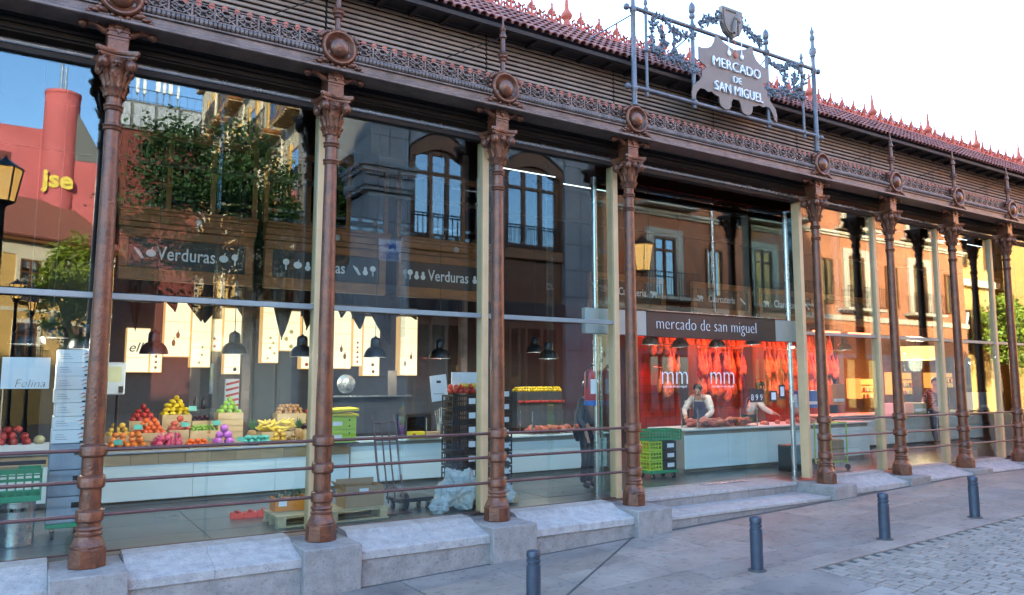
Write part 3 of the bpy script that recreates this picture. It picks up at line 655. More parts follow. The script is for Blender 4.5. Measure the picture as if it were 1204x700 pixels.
G1 = [[(7.62, 6.63), (7.6, 6.85), (7.61, 7.05), (7.72, 7.16), (7.9, 7.14), (8.02, 7.05), (8.06, 6.9), (8.04, 6.72), (8.12, 6.6), (8.28, 6.52), (8.45, 6.5), (8.55, 6.56)],
      [(7.62, 6.63), (7.76, 6.66), (7.84, 6.78), (7.8, 6.92), (7.74, 6.98)], [(8.04, 7.05), (8.2, 7.0), (8.35, 7.02), (8.46, 7.08)], [(7.6, 6.64), (7.8, 6.56), (8.05, 6.58), (8.2, 6.66)]]
for i, g in enumerate(G1):
    garland(g, 26*len(g)//2, .035, i).build('garland', 'iron_sign', sg, 30)
    garland([(18.68-x, z) for x, z in g], 26*len(g)//2, .035, i+20).build('garland', 'iron_sign', sg, 30)
for s_ in (-1, 1):
    garland([(9.33+s_*x, z) for x, z in ((.2, 7.62), (.3, 7.52), (.42, 7.44), (.58, 7.38), (.72, 7.27))], 80, .06, 50+s_).build('oak_branch', 'iron_sign', sg, 30)
# ---------------------------------------------------------------- bollards
bp = MB().lathe([(.075, -.05), (.075, .44), (.066, .445), (.066, .462), (.075, .467), (.075, .487), (.066, .492), (.066, .509), (.075, .514), (.075, .548), (.068, .565), (.05, .574), (.01, .578)], n=24)
bm_ = bp.mesh('shaft', 'bollard', 30)
BL = [(4.07, 'dark blue-grey bollard cut by the bottom edge, in front of the stone sill'), (6.84, 'dark blue-grey bollard in front of the entrance steps'), (9.22, 'dark blue-grey bollard at the edge of the stone setts, second from the right'), (11.39, 'rightmost dark blue-grey bollard, smallest in view')]
for X, l in BL:
    t = thing('bollard', l, 'bollard', (X, -2.22 if X < 5 else -2.46, gz(X)), random.uniform(0, 6), 'bollards along the pavement')
    obj('shaft', bm_, t, (0, 0, 0), (0, 0, 0), (.9, .9, 1))
    cx = MB().lathe([(.10, -.004), (.10, .006), (.078, .012)], n=20); obj('ground_collar', cx.mesh('ground_collar', 'joint', 30), t)
# ---------------------------------------------------------------- inside the market: stalls, goods, lamps
mat('counter_white', (.66, .79, .84), (.60, .73, .78), 1.5, .35, stretch=(.5, 1, 3))
mat('toe_kick', (.30, .29, .27), None, 3, .5)
mat('pine', (.50, .36, .20), (.42, .29, .15), 3, .6, 0, .15, 40, rnd=.12, stretch=(1, 6, 6))
mat('carton', (.40, .27, .15), (.34, .22, .12), 3, .8, rnd=.1)
mat('concrete', (.07, .075, .09), (.042, .046, .056), 1.6, .75, 0, .2, 20, grime=.2)
mat('signboard', (.014, .016, .018), None, 3, .4)
mat('stall_wood', (.30, .115, .03), (.17, .06, .018), 3, .4, 0, .2, 30, stretch=(1, 5, 5))
mat('cloth_brown', (.045, .022, .016), (.028, .014, .011), 5, .8, 0, .3, 60)
mat('black_metal', (.02, .022, .026), (.014, .015, .018), 5, .3, .4)
mat('panel_lit', (.6, .56, .46), (.52, .47, .37), 3, .6, em=(1, .82, .52), es=.11)
mat('panel_edge', (.55, .38, .2), (.45, .3, .15), 5, .5, em=(1, .55, .2), es=.06)
mat('ink_brown', (.16, .06, .02), None, 4, .7, em=(.5, .2, .06), es=.03); mat('ink_olive', (.35, .30, .08), None, 4, .7, em=(.7, .5, .06), es=.05); mat('ink_red', (.30, .03, .02), None, 4, .7, em=(.6, .07, .04), es=.04); mat('ink_black', (.02, .02, .02), None, 4, .7)
mat('bulb', (.9, .85, .7), None, 3, .5, em=(1, .78, .45), es=4)
mat('paper', (.70, .74, .80), (.64, .68, .75), 3, .7)
mat('grey_plastic', (.30, .34, .42), (.26, .30, .37), 4, .5, rnd=.08)
mat('green_plastic', (.02, .30, .14), (.015, .22, .10), 4, .45, rnd=.1)
mat('black_plastic', (.016, .016, .02), None, 4, .4, rnd=.2)
mat('lime_plastic', (.45, .62, .05), (.38, .54, .04), 4, .5, rnd=.1)
mat('yellow_plastic', (.68, .56, .03), None, 4, .5)
mat('orange_card', (.72, .24, .02), (.62, .19, .02), 4, .6)
mat('rubber', (.015, .015, .017), None, 4, .7)
mat('red_gloss', (.55, .03, .03), None, 3, .3); mat('blue_gloss', (.03, .15, .50), None, 3, .3)
mat('scale_grey', (.40, .43, .48), (.36, .39, .43), 3, .4, .2)
mat('screen_beige', (.42, .42, .26), None, 4, .4)
mat('wrap', (.70, .76, .80), (.5, .56, .6), 8, .2, 0, .6, 25)
mat('pallet_wood', (.52, .42, .24), (.42, .33, .18), 4, .75, 0, .3, 50, rnd=.15)
for n_, c_ in dict(f_orange=(.75, .19, .008), f_tangerine=(.78, .12, .006), f_lemon=(.72, .50, .015), f_apple_green=(.22, .42, .02), f_apple_red=(.50, .035, .03), f_plum=(.05, .012, .03), f_mango=(.70, .42, .04), f_dragon=(.55, .06, .14), f_tomato=(.62, .04, .02), f_melon=(.52, .50, .28), f_onion=(.42, .20, .06), f_banana=(.78, .55, .05), f_pome=(.58, .09, .05), f_violet=(.48, .13, .55), f_grape=(.28, .46, .08), f_kiwi=(.22, .13, .05), f_teal=(.08, .42, .36), f_leaf=(.05, .16, .06), f_pine=(.30, .16, .05), meat=(.62, .16, .11), ham=(.50, .20, .06), skin=(.55, .30, .21), hair=(.02, .014, .01), shirt_white=(.72, .66, .66), apron=(.10, .11, .20), trousers_dark=(.02, .022, .03), jeans=(.04, .07, .15), shoe=(.03, .03, .035), bristle=(.1, .4, .2)).items():
    mat(n_, c_, tuple(v*.72 for v in c_), 14, .38, rnd=.16 if n_.startswith('f_') or n_ in ('meat', 'ham') else 0, bump=.1)
mat('ham', (.58, .26, .09), (.14, .03, .018), 9, .4, 0, .5, 30, rnd=.3)
# checked shirt
m = mat('plaid', (.30, .10, .11), (.16, .05, .07), 6, .85); nt = m.node_tree; N = nt.nodes; L = nt.links
g = N.new('ShaderNodeNewGeometry'); wv = [N.new('ShaderNodeTexWave') for _ in range(2)]
for w_, dr in zip(wv, ('X', 'Z')): w_.bands_direction = dr; w_.inputs['Scale'].default_value = 7; w_.inputs['Distortion'].default_value = .4; L.new(g.outputs['Position'], w_.inputs['Vector'])
mu = N.new('ShaderNodeMix'); mu.data_type = 'RGBA'; mu.blend_type = 'MULTIPLY'; mu.inputs[0].default_value = 1; L.new(wv[0].outputs[0], mu.inputs[6]); L.new(wv[1].outputs[0], mu.inputs[7])
rp = N.new('ShaderNodeValToRGB'); rp.color_ramp.elements[0].color = (.03, .035, .06, 1); rp.color_ramp.elements[1].color = (.55, .38, .36, 1); L.new(mu.outputs[2], rp.inputs[0]); L.new(rp.outputs[0], N['Principled BSDF'].inputs['Base Color'])
# --- stall back walls
tag(MB().box(.2, 7.25, 5.62, 5.75, 0, 3.6).build('stall_wall', 'concrete', None, 0), 'grey concrete back wall of the fruit stall', 'wall')
for X in (3.05, 4.35, 7.15): 
    t = MB().box(X-.07, X+.07, 4.75, 4.89, 0, 6.2, .008).build('steel_stanchion', 'iron_grey', None, 0)
    tag(t, {3.05: 'dark square steel post beside the bananas', 4.35: 'dark square steel post behind the brown hand truck', 7.15: 'dark square steel post behind the black crates'}[X], 'post', 'steel posts in the stalls')
# --- counters
def counter(x0, x1, y0, label, panels, zt=.56, top=.74, dep=.9, boards=True):
    t = thing('stall_counter', label, 'counter', ((x0+x1)/2, y0, 0))
    w = (x1-x0)/panels
    MB().box(x0+.05, x1-.05, y0+.12, y0+dep, 0, .075).build('toe_kick', 'toe_kick', t, 0)
    MB().box(x0+.01, x1-.01, y0+.03, y0+dep, .076, top-.02).build('carcass', 'toe_kick', t, 0)
    for k in range(panels): MB().box(x0+k*w+.002, x0+(k+1)*w-.002, y0, y0+.028, .08, zt, .003).build('front_panel', 'counter_white', t, 0)
    if boards:
        nb = int((x1-x0)/.34); bw = (x1-x0)/nb
        for k in range(nb): MB().box(x0+k*bw+.002, x0+(k+1)*bw-.002, y0-.01, y0+.027, zt+.004, top-.03, .003).build('wood_board', 'pine', t, 0)
    MB().box(x0-.02, x1+.02, y0-.05, y0+dep, top-.018, top+.01, .004).build('top_ledge', 'grey_plastic' if boards else 'counter_white', t, 0)
    return t
counter(.92, 4.40, 3.5, 'long white fruit counter with wooden band below the fruit', 3)
counter(4.46, 6.2, 3.62, 'white counter with scales behind the hand truck', 2, .66, .74, .9, False)
counter(6.95, 9.6, 3.45, 'white counter with pink meat trays behind the black crates', 2, .62, .72, .9, False)
counter(10.45, 16.2, 2.2, 'long white butcher counter lit red, seen through the doors', 5, .70, .80, 1.0, False)
counter(16.8, 24.0, 3.6, 'pale counter of the far right stalls', 5, .72, .85, .9, False)
counter(-1.6, .80, 3.9, 'white counter with melons at the left edge', 2)
# --- fascia of the stalls: wooden frames with black name boards
def fascia(x0, x1, txt, label, tx, icons=(), size=.30, full=True, z0=3.12):
    t = thing('stall_fascia', label, 'sign', ((x0+x1)/2, 3.42, z0)); Y = 3.40
    wd = 'stall_wood'
    MB().box(x0, x1, Y, Y+.1, z0, z0+.17, .008).build('bottom_rail', wd, t, 0)
    MB().box(x0, x1, Y, Y+.1, z0+.60, z0+.73, .008).build('top_rail', wd, t, 0)
    for u in (x0, x1-.12): MB().box(u, u+.12, Y+.002, Y+.09, z0+.172, z0+.598, .006).build('stile', wd, t, 0)
    bd = MB().box(x0+.122, x1-.122, Y+.03, Y+.07, z0+.172, z0+.598).build('name_board', 'signboard', t, 0)
    obj('lettering', text_mesh(txt, size, 'letter_white', .003, .78, .002, 1.02), t, (tx-(x0+x1)/2, Y+.024-3.42, .385), FACE)
    for X, kind in icons:
        b = MB()
        if kind == 'round': b.ball((X, Y+.025, z0+.385), .06, 14, 10, (1.1, .08, .9)); b.cyl((X, Y+.02, z0+.43), (X+.02, Y+.02, z0+.47), .008, n=5)
        elif kind == 'tree': b.ball((X, Y+.025, z0+.42), .05, 12, 8, (1, .08, 1)); b.cyl((X, Y+.025, z0+.3), (X, Y+.025, z0+.4), .012, n=6)
        elif kind == 'curve': b.tube([(X-.06, Y+.025, z0+.45), (X-.01, Y+.025, z0+.40), (X+.05, Y+.025, z0+.31), (X+.07, Y+.025, z0+.32)], [.008, .028, .02, .008], 8)
        elif kind == 'pear': b.ball((X, Y+.025, z0+.35), .045, 12, 8, (1, .08, 1)); b.ball((X, Y+.025, z0+.41), .028, 10, 7, (1, .08, 1.4))
        elif kind == 'pig': b.ball((X, Y+.025, z0+.40), .06, 12, 8, (1.3, .08, .7)); b.box(X-.06, X-.04, Y+.02, Y+.03, z0+.31, z0+.4); b.box(X+.03, X+.05, Y+.02, Y+.03, z0+.31, z0+.4); b.ball((X-.09, Y+.025, z0+.42), .03, 8, 6, (1, .1, 1))
        elif kind == 'knife': b.prism([(X-.08, z0+.46), (X+.08, z0+.34), (X+.07, z0+.31), (X-.09, z0+.42)], Y+.02, Y+.028)
        b.build('pictogram', 'letter_white', t, 30)
    if full:
        for k, (dz, h, p) in enumerate(((.735, .07, .05), (.807, .10, .09), (.909, .05, .13), (.961, .04, .17))): MB().box(x0-.02, x1+.02, Y-p, Y+.1, z0+dz, z0+dz+h, .006).build('cornice_moulding', wd, t, 0)
        ro = MB().lathe([(.05, 0), (.055, .01), (.045, .022), (.02, .026)], ((x0+x1)/2+.1, Y-.09, z0+.86), 14, 'y').build('rosette', 'scale_grey', t)
        n = 3; w = (x1-x0)/n
        for k in range(n+1): u = x0+k*w; MB().box(u-.035, u+.035, Y+.02, Y+.09, z0+1.003, 5.2, .004).build('upright', wd, t, 0)
        for k in range(n): MB().box(x0+k*w+.036, x0+(k+1)*w-.036, Y+.05, Y+.058, z0+1.05, 5.15).build('dark_pane', 'window_dark', t, 0)
        MB().box(x0, x1, Y, Y+.1, 5.202, 5.28).build('head_rail', wd, t, 0)
glassmat('window_dark', .05, .6, (.05, .06, .06))
fascia(.97, 2.78, 'Verduras', 'wooden stall front with black Verduras board, between the two left columns', 1.85, ((1.22, 'curve'), (1.38, 'round'), (2.36, 'round'), (2.52, 'tree')), .27)
fascia(2.95, 4.92, 'Frutas', 'wooden stall front with black Frutas board, partly behind the second column', 3.97, ((3.28, 'tree'), (3.46, 'round'), (3.62, 'pear'), (4.42, 'curve'), (4.57, 'pear'), (4.7, 'tree')), .26)
fascia(5.15, 7.0, 'Verduras', 'wooden stall front with black Verduras board, below the arched window reflection', 6.1, ((5.37, 'tree'), (5.49, 'pear'), (5.61, 'pear'), (6.62, 'pear'), (6.76, 'knife')), .27)
fascia(12.0, 13.85, 'Charcutería', 'dark Charcutería name board above the entrance fascia', 12.9, ((12.25, 'pig'), (13.58, 'knife')), .22, False)
fascia(14.1, 16.1, 'Charcutería', 'dark Charcutería name board right of the entrance, behind the steel post', 15.1, ((14.4, 'pig'), (15.85, 'knife')), .24, False)
fascia(16.4, 18.4, 'Carnicería', 'dark Carnicería name board behind the column right of the entrance', 17.3, (), .22, False)
fascia(9.2, 11.2, 'Carnicería', 'dark Carnicería name board behind the entrance column', 10.3, ((10.9, 'pig'),), .22, False)
# --- backlit fruit panels on the concrete wall
PN = [(1.32, 1.67, 1.85, 2.57), (1.67, 1.86, 1.85, 2.17), (1.87, 2.28, 2.11, 3.06), (2.29, 2.61, 1.94, 2.94), (2.62, 2.79, 2.22, 2.77), (2.80, 3.21, 2.22, 2.97), (2.83, 3.20, 1.83, 2.18), (3.45, 3.75, 2.03, 3.06), (3.76, 4.13, 2.25, 2.97), (4.15, 4.36, 1.93, 2.88), (4.70, 5.10, 1.94, 3.06), (5.12, 5.31, 1.99, 2.88), (5.33, 5.67, 1.81, 2.94), (6.08, 6.45, 1.82, 2.97)]
PL = ['backlit panel with cursive letters at the left of the fruit wall', 'small low backlit panel beside the cursive lettered panel', 'tall backlit panel with two brown pears', 'backlit panel with a pale bunch, above the green apples', 'narrow short backlit panel with a red pair, between taller ones', 'wide backlit panel behind the second pendant lamp', 'small yellowish backlit panel with a pineapple outline', 'backlit panel with five olive fruits, left of the column', 'backlit panel with three round yellow fruits behind a lamp', 'backlit panel half hidden by the second column', 'wide backlit panel with two brown seeds, right of the second column', 'narrow backlit panel with a column of small red fruits', 'backlit panel behind the fourth pendant lamp', 'separate backlit panel with two leaves, rightmost of the fruit wall']
rg = random.Random(3)
for i, ((x0, x1, z0, z1), l) in enumerate(zip(PN, PL)):
    t = thing('light_panel', l, 'light panel', ((x0+x1)/2, 5.4, z0), 0, 'backlit fruit panels'); dy = .16 if i % 2 else .10
    MB().box(x0, x1, 5.44-dy*.3, 5.6, z0, z1, .004).build('case', 'panel_edge', t, 0)
    yf = 5.44-dy*.3-.006
    fc = MB().box(x0+.012, x1-.012, yf, yf+.004, z0+.012, z1-.012).build('face', 'panel_lit', t, 0)
    zz = z0+(z1-z0)*.33
    k = 0
    while zz < z1-.1:
        MB().box(x0+.012, x1-.012, yf-.003, yf-.0005, zz-.004, zz+.004).build('seam', 'panel_edge', t, 0); zz += .27
    ink = ['ink_black', 'ink_brown', 'ink_brown', 'ink_olive', 'ink_red', 'ink_brown', 'ink_black', 'ink_olive', 'ink_olive', 'ink_red', 'ink_brown', 'ink_red', 'ink_brown', 'ink_brown'][i]
    if i == 0:
        obj('lettering', text_mesh('ella', .22, 'ink_black', .001, 1, 0, 1, .3), t, (0, yf-5.403, .40), FACE)
    else:
        n = [0, 3, 2, 3, 2, 2, 1, 5, 3, 1, 2, 5, 2, 2][i]
        for q in range(n):
            r_ = 1.05*[0, .02, .035, .02, .024, .03, .03, .022, .035, .03, .035, .02, .03, .03][i]
            cx = (x0+x1)/2+(rg.uniform(-.25, .25)*(x1-x0) if n > 1 and i not in (1, 11) else 0); cz = z0+.08+(.09*q if n > 3 or i == 1 else .13*q)
            if i in (2, 10, 13): b = MB().ball((cx, yf-.002, cz+.15), r_, 10, 7, (.8, .06, 1.5)); b.cyl((cx, yf-.002, cz+.19), (cx+.01, yf-.002, cz+.24), .006, n=5)
            else: b = MB().ball((cx, yf-.002, cz), r_, 10, 7, (1, .06, 1)); b.cyl((cx, yf-.002, cz), (cx+.006, yf-.002, cz+r_*1.5), .004, n=5)
            b.build('fruit_picture', ink, t, 40)
# strip of warm light that falls from the panels comes from their own emission
# --- dark cloth pennants hanging before the panels
pn = [(1.35, .35, 2.5), (1.75, .5, 2.62), (2.15, .45, 2.42), (2.52, .5, 2.55), (3.0, .4, 2.5), (3.42, .3, 2.6), (3.75, .45, 2.35), (4.15, .5, 2.52), (4.75, .45, 2.6), (5.05, .4, 2.42), (5.45, .5, 2.38), (6.05, .5, 2.62), (6.5, .5, 2.7)]
for i, (X, w, zb) in enumerate(pn):
    sk = rg.uniform(-.32, .32); w *= rg.uniform(.7, 1.7); zb += rg.uniform(-.12, .2); b = MB(); vs = []; nU, nV = 7, 7
    for j in range(nV):
        v = j/(nV-1)
        for k in range(nU):
            u = k/(nU-1)*2-1; ww = w*(1-v)**.8+.004
            vs.append((X+u*ww*.42+sk*v, 5.12+.05*math.sin(u*2.5+i)+.04*math.cos(v*4+i), 3.35-(3.25-zb)*v-(.1*(1-abs(u)))*v*(1-v)))
    n0 = len(vs); vs += [(x, y+.006, z) for x, y, z in vs]; fs = []
    for j in range(nV-1):
        for k in range(nU-1): q = j*nU+k; fs += [(q, q+1, q+nU+1, q+nU), (n0+q, n0+q+nU, n0+q+nU+1, n0+q+1)]
    b.add(vs, fs); o = b.build('cloth_pennant', 'cloth_brown', None, 60)
    tag(o, 'dark brown pointed cloth before the backlit panels, '+['first', 'second', 'third', 'fourth', 'fifth', 'sixth', 'seventh', 'eighth', 'ninth', 'tenth', 'eleventh', 'twelfth', 'last'][i]+' from the left', 'cloth', 'pointed cloths over the fruit stall')
MB().cyl((1.0, 5.12, 3.36), (7.0, 5.12, 3.36), .02, n=8).build('cloth_rail', 'black_metal', bpy.data.objects['stall_wall'])
# --- pendant lamps
def pend():
    t = thing('pendant_lamp', 'x', 'lamp')
    prof = [(.185, 0), (.182, .012), (.172, .05), (.15, .1), (.115, .14), (.085, .155), (.08, .16), (.082, .17), (.078, .27), (.06, .3), (.02, .315), (.015, .33)]
    b = MB(); n = 24; b.lathe(prof, n=n); b.f = b.f[:-2]; 
    b2 = MB(); b2.lathe([(r-.006, z-.004) for r, z in prof[:6]], n=n); b2.f = b2.f[:-2]; b.add(b2.v, b2.f)
    obj('shade', b.mesh('shade', 'black_metal', 45), t)
    obj('socket_cap', MB().lathe([(.078, .15), (.03, .13), (.02, .1)], n=14).mesh('socket_cap', 'steel', 45), t)
    obj('bulb', MB().ball((0, 0, .07), .034, 10, 8).mesh('bulb', 'bulb', 60), t)
    obj('cord', MB().cyl((0, 0, .32), (0, 0, 3.6), .005, n=6).mesh('cord', 'black_metal', 60), t)
    return t
lamp0 = pend()
lamps = [(1.44, 3.1, 2.08, 'in front of the cursive lettered panel'), (2.49, 3.1, 2.10, 'above the green apples'), (3.47, 3.1, 2.08, 'just left of the second column'), (4.64, 3.1, 2.09, 'just right of the second column'), (5.78, 3.1, 2.09, 'left of the third column before the grey wall'), (7.98, 3.1, 2.12, 'right of the third column'), (10.47, 3.1, 2.44, 'beside the entrance column in the red butcher stall'), (11.28, 3.1, 2.41, 'above the left door logo'), (12.35, 3.1, 2.44, 'above the right door logo'), (13.47, 3.1, 2.52, 'left of the right steel door post'),
         (-.02, 1.8, 2.12, 'leftmost in the photo near the left edge'), (.21, 1.8, 2.2, 'second from the left edge, the highest there'), (.55, 1.8, 2.08, 'partly behind the leftmost column'), (17.2, 3.4, 2.5, 'in the far right stall'), (8.7, 4.6, 2.3, 'small one deep inside, beside the fire extinguisher')]
for i, (X, Y, Z, w) in enumerate(lamps):
    t = lamp0 if i == 0 else copy_tree(lamp0)
    t.location = (X, Y, Z); t['label'] = 'black metal pendant lamp '+w; t['category'] = 'lamp'; t['group'] = 'black pendant lamps'
    ld = bpy.data.lights.new('bulb_light', 'POINT'); ld.energy = .7 if X > 9 else 2.6 if Y > 2 else .4; ld.color = (1, .9, .76); ld.shadow_soft_size = .05
    lo_ = bpy.data.objects.new('bulb_light', ld); C.objects.link(lo_); lo_.parent = t; lo_.location = (0, 0, .02)
# --- fruit trays and fruit
FM = {}
def fmesh(kind, r):
    k = (kind, round(r, 3))
    if k in FM: return FM[k]
    b = MB()
    if kind == 'banana':
        b.tube([(-.09, 0, .03), (-.05, 0, .008), (0, 0, 0), (.05, 0, .01), (.09, 0, .04), (.1, 0, .055)], [.008, .017, .02, .019, .012, .006], 7); me = b.mesh('banana', 'f_banana', 60)
    elif kind == 'lemon': b.lathe([(.004, -r*1.35), (r*.3, -r*1.15), (r*.8, -r*.6), (r, 0), (r*.8, r*.6), (r*.3, r*1.15), (.004, r*1.35)], n=10, axis='x'); me = b.mesh('lemon', 'f_lemon', 60)
    elif kind == 'dragon':
        b.ball((0, 0, 0), r, 10, 7, (1.25, 1, 1))
        for q in range(8):
            a = q*2.4; d_ = Vector((.4*math.cos(q), math.cos(a), abs(math.sin(a)))).normalized(); b.tube([d_*r*.9, d_*r*1.25+Vector((.02, 0, 0)), d_*r*1.4+Vector((.05, 0, .01))], [.016, .01, .002], 5)
        me = b.mesh('dragon', 'f_dragon', 60)
    else:
        b.lathe([(.003, -r*.86), (r*.45, -r*.9), (r*.85, -r*.5), (r, 0), (r*.87, r*.5), (r*.45, r*.86), (r*.16, r*.82), (.003, r*.7)], n=12); b.cyl((0, 0, r*.7), (r*.1, 0, r*1.05), r*.06, n=5, cap=True)
        me = b.mesh(kind, 'f_'+kind, 60)
    FM[k] = me; return me
FN = dict(orange='orange', tangerine='tangerine', lemon='lemon', apple_green='green_apple', apple_red='red_apple', plum='plum', mango='mango', dragon='dragon_fruit', tomato='tomato', melon='melon', onion='onion', banana='banana', pome='pomegranate', violet='violet_net_bag', grape='grape', kiwi='kiwi', teal='wrapped_fruit')
def pile(kind, x0, x1, y0, y1, z, r, layers, desc, jit=.38):
    """a heap of fruit: each fruit is its own object, layers narrowing upwards"""
    r *= 1.03; nm = FN[kind]; me = fmesh(kind, r)
    for l in range(layers):
        ins = l*r*.75; nx = max(1, int((x1-x0-2*ins)/(2*r))); ny = max(1, int((y1-y0-2*ins)/(2*r)))
        if x1-x0-2*ins < r or y1-y0-2*ins < r*.6: break
        for i in range(nx):
            for j in range(ny):
                px = x0+ins+(x1-x0-2*ins)*(i+.5)/nx; py = y0+ins+(y1-y0-2*ins)*(j+.5)/ny
                o = obj(nm, me, None, (px+rg.uniform(-jit, jit)*r, py+rg.uniform(-jit, jit)*r, z+r+l*r*1.45+rg.uniform(-.1, .1)*r), (rg.uniform(-.5, .5), rg.uniform(-.5, .5), rg.uniform(0, 6.28)), [rg.uniform(.84, 1.1) for _ in range(3)])
                tag(o, desc, nm.replace('_', ' '), desc.split(' in ')[0]+' pile' if False else 'the '+desc)
def tray(x0, x1, y0, y1, z0, z1, label, m='pine', lip=.03):
    t = thing('wooden_tray', label, 'tray', ((x0+x1)/2, (y0+y1)/2, z0), 0, 'wooden fruit trays on the stall')
    MB().box(x0, x1, y0, y1, z0, z1-lip).build('base_box', m, t, 0)
    for (a, b, c_, d_) in ((x0, x1, y0, y0+.014), (x0, x1, y1-.014, y1), (x0, x0+.014, y0+.0145, y1-.0145), (x1-.014, x1, y0+.0145, y1-.0145)):
        MB().box(a, b, c_, d_, z1-lip+.0005, z1+.01).build('rim_board', m, t, 0)
    nb = max(1, int((z1-z0)/.09))
    for k in range(nb): MB().box(x0-.004, x1+.004, y0-.012, y0-.0005, z0+(z1-z0)*k/nb+.003, z0+(z1-z0)*(k+1)/nb-.003).build('front_slat', m, t, 0)
Z0 = .752
# front row
tray(.95, 1.50, 3.50, 3.80, Z0, .80, 'low wooden tray of large oranges at the left end of the counter'); pile('orange', .97, 1.48, 3.53, 3.78, .78, .045, 3, 'large orange in the front tray beside the leftmost column')
tray(1.54, 1.98, 3.50, 3.80, Z0, .79, 'low wooden tray of dragon fruit'); pile('dragon', 1.56, 1.96, 3.52, 3.78, .77, .05, 2, 'pink dragon fruit in the front tray')
tray(2.02, 2.28, 3.50, 3.75, Z0, .78, 'small tray with a few oranges beside the violet bags'); pile('tangerine', 2.0, 2.30, 3.52, 3.76, .76, .036, 2, 'orange tangerine in the small front heap')
tray(2.32, 2.72, 3.50, 3.84, Z0, .78, 'front tray holding violet net bags'); pile('violet', 2.33, 2.70, 3.52, 3.82, .76, .062, 3, 'violet wrapped fruit in the front heap below the green apples')
tray(2.98, 3.60, 3.50, 3.78, Z0, .80, 'front tray of teal and orange wrapped fruit'); pile('teal', 2.78, 3.18, 3.50, 3.72, .78, .036, 2, 'teal wrapped fruit left of the orange ones'); pile('mango', 3.20, 3.44, 3.52, 3.76, .79, .04, 3, 'mango among the wrapped fruit left of the second column'); pile('kiwi', 3.45, 3.60, 3.52, 3.76, .79, .033, 2, 'kiwi beside the second column')
# second row
tray(.96, 1.32, 3.84, 4.14, Z0, .94, 'second-row tray of mangoes by the scale'); pile('mango', .98, 1.30, 3.86, 4.12, .92, .04, 3, 'mango in the second row by the grey scale')
tray(1.34, 1.76, 3.84, 4.14, Z0, .96, 'second-row tray of tangerines'); pile('tangerine', 1.35, 1.75, 3.85, 4.12, .94, .037, 4, 'tangerine in the tall second-row heap')
tray(1.80, 2.06, 3.86, 4.14, Z0, .99, 'second-row tray of red pomegranates'); 
tray(2.08, 2.46, 3.84, 4.14, Z0, .97, 'second-row tray of green grapes'); pile('grape', 2.09, 2.45, 3.86, 4.12, .95, .022, 3, 'green grape in the grape heap')
tray(2.50, 2.86, 4.02, 4.34, Z0, 1.22, 'tall wooden box under the green apples'); pile('apple_green', 2.51, 2.85, 4.03, 4.33, 1.20, .042, 4, 'green apple in the pyramid on the tall wooden box')
tray(3.10, 3.62, 3.82, 4.12, Z0, .92, 'second-row tray of bananas')
for k in range(46):
    o = obj('banana', fmesh('banana', .1), None, (rg.uniform(3.14, 3.58), rg.uniform(3.86, 4.08), .95+rg.uniform(0, .12)), (rg.uniform(-1.4, -.4), rg.uniform(-.5, .5), rg.uniform(-.6, .9)), [1.15]*3); tag(o, 'yellow banana in the banana heap', 'banana', 'bananas in the heap')
tray(3.66, 4.06, 3.84, 4.12, Z0, .94, 'second-row tray of dark plums beside the bananas'); pile('plum', 3.67, 4.05, 3.86, 4.1, .92, .034, 2, 'dark plum in the tray beside the bananas')
# third row
tray(1.30, 1.70, 4.18, 4.5, Z0, 1.12, 'third-row tray of dark red apples'); pile('apple_red', 1.32, 1.68, 4.2, 4.48, 1.10, .042, 4, 'dark red apple in the third-row heap left of the pomegranates')
pile('pome', 1.80, 2.12, 3.88, 4.13, .97, .046, 3, 'red pomegranate in the middle heap')
tray(1.74, 2.14, 4.18, 4.52, Z0, 1.20, 'back tray of lemons'); pile('lemon', 1.74, 2.14, 4.19, 4.5, 1.18, .04, 5, 'yellow lemon in the tall back heap')
tray(2.16, 2.46, 4.18, 4.5, Z0, 1.10, 'back tray of dark plums'); pile('plum', 2.17, 2.45, 4.2, 4.48, 1.08, .03, 2, 'dark plum in the back tray behind the grapes')
tray(3.44, 3.90, 4.2, 4.5, Z0, 1.18, 'back tray of brown onions'); pile('onion', 3.45, 3.88, 4.21, 4.49, 1.16, .036, 3, 'brown onion in the back tray')
tray(3.92, 4.25, 4.16, 4.46, Z0, 1.18, 'back tray of tomatoes half behind the column'); pile('tomato', 3.94, 4.24, 4.18, 4.44, 1.16, .045, 2, 'red tomato in the back tray by the second column')
for X, Y, l in ((2.93, 3.72, 'pineapple standing before the bananas, left one'), (3.66, 3.78, 'pineapple standing right of the bananas')):
    t = thing('pineapple', l, 'pineapple', (X, Y, Z0+.01), 0, 'pineapples on the counter')
    b = MB(); b.lathe([(.04, 0), (.066, .03), (.075, .09), (.07, .16), (.05, .205), (.02, .215)], n=12, wob=lambda i, z: 1.05 if (i+int(z*40)) % 2 else .95); obj('body', b.mesh('body', 'f_pine', 30), t)
    b = MB()
    for k in range(18): a = k*2.4; h = .1+.1*(k/18); d_ = Vector((math.cos(a), math.sin(a), 0)); b.tube([(0, 0, .2), d_*.03*(1.4-k/18)+Vector((0, 0, .2+h*.6)), d_*.07*(1.3-k/18)+Vector((0, 0, .2+h))], [.012, .009, .001], 4)
    obj('crown', b.mesh('crown', 'f_teal' if False else 'f_leaf', 30), t)
# melons and red apples at the left edge, in an open carton
tray(-.75, .72, 3.86, 4.2, .75, .86, 'wide tray of apples and melons at the left edge', 'paper')
pile('apple_red', -.45, .10, 3.9, 4.16, .84, .055, 3, 'red apple in the left edge tray'); pile('melon', .12, .70, 3.9, 4.16, .84, .075, 1, 'pale melon in the left edge tray')
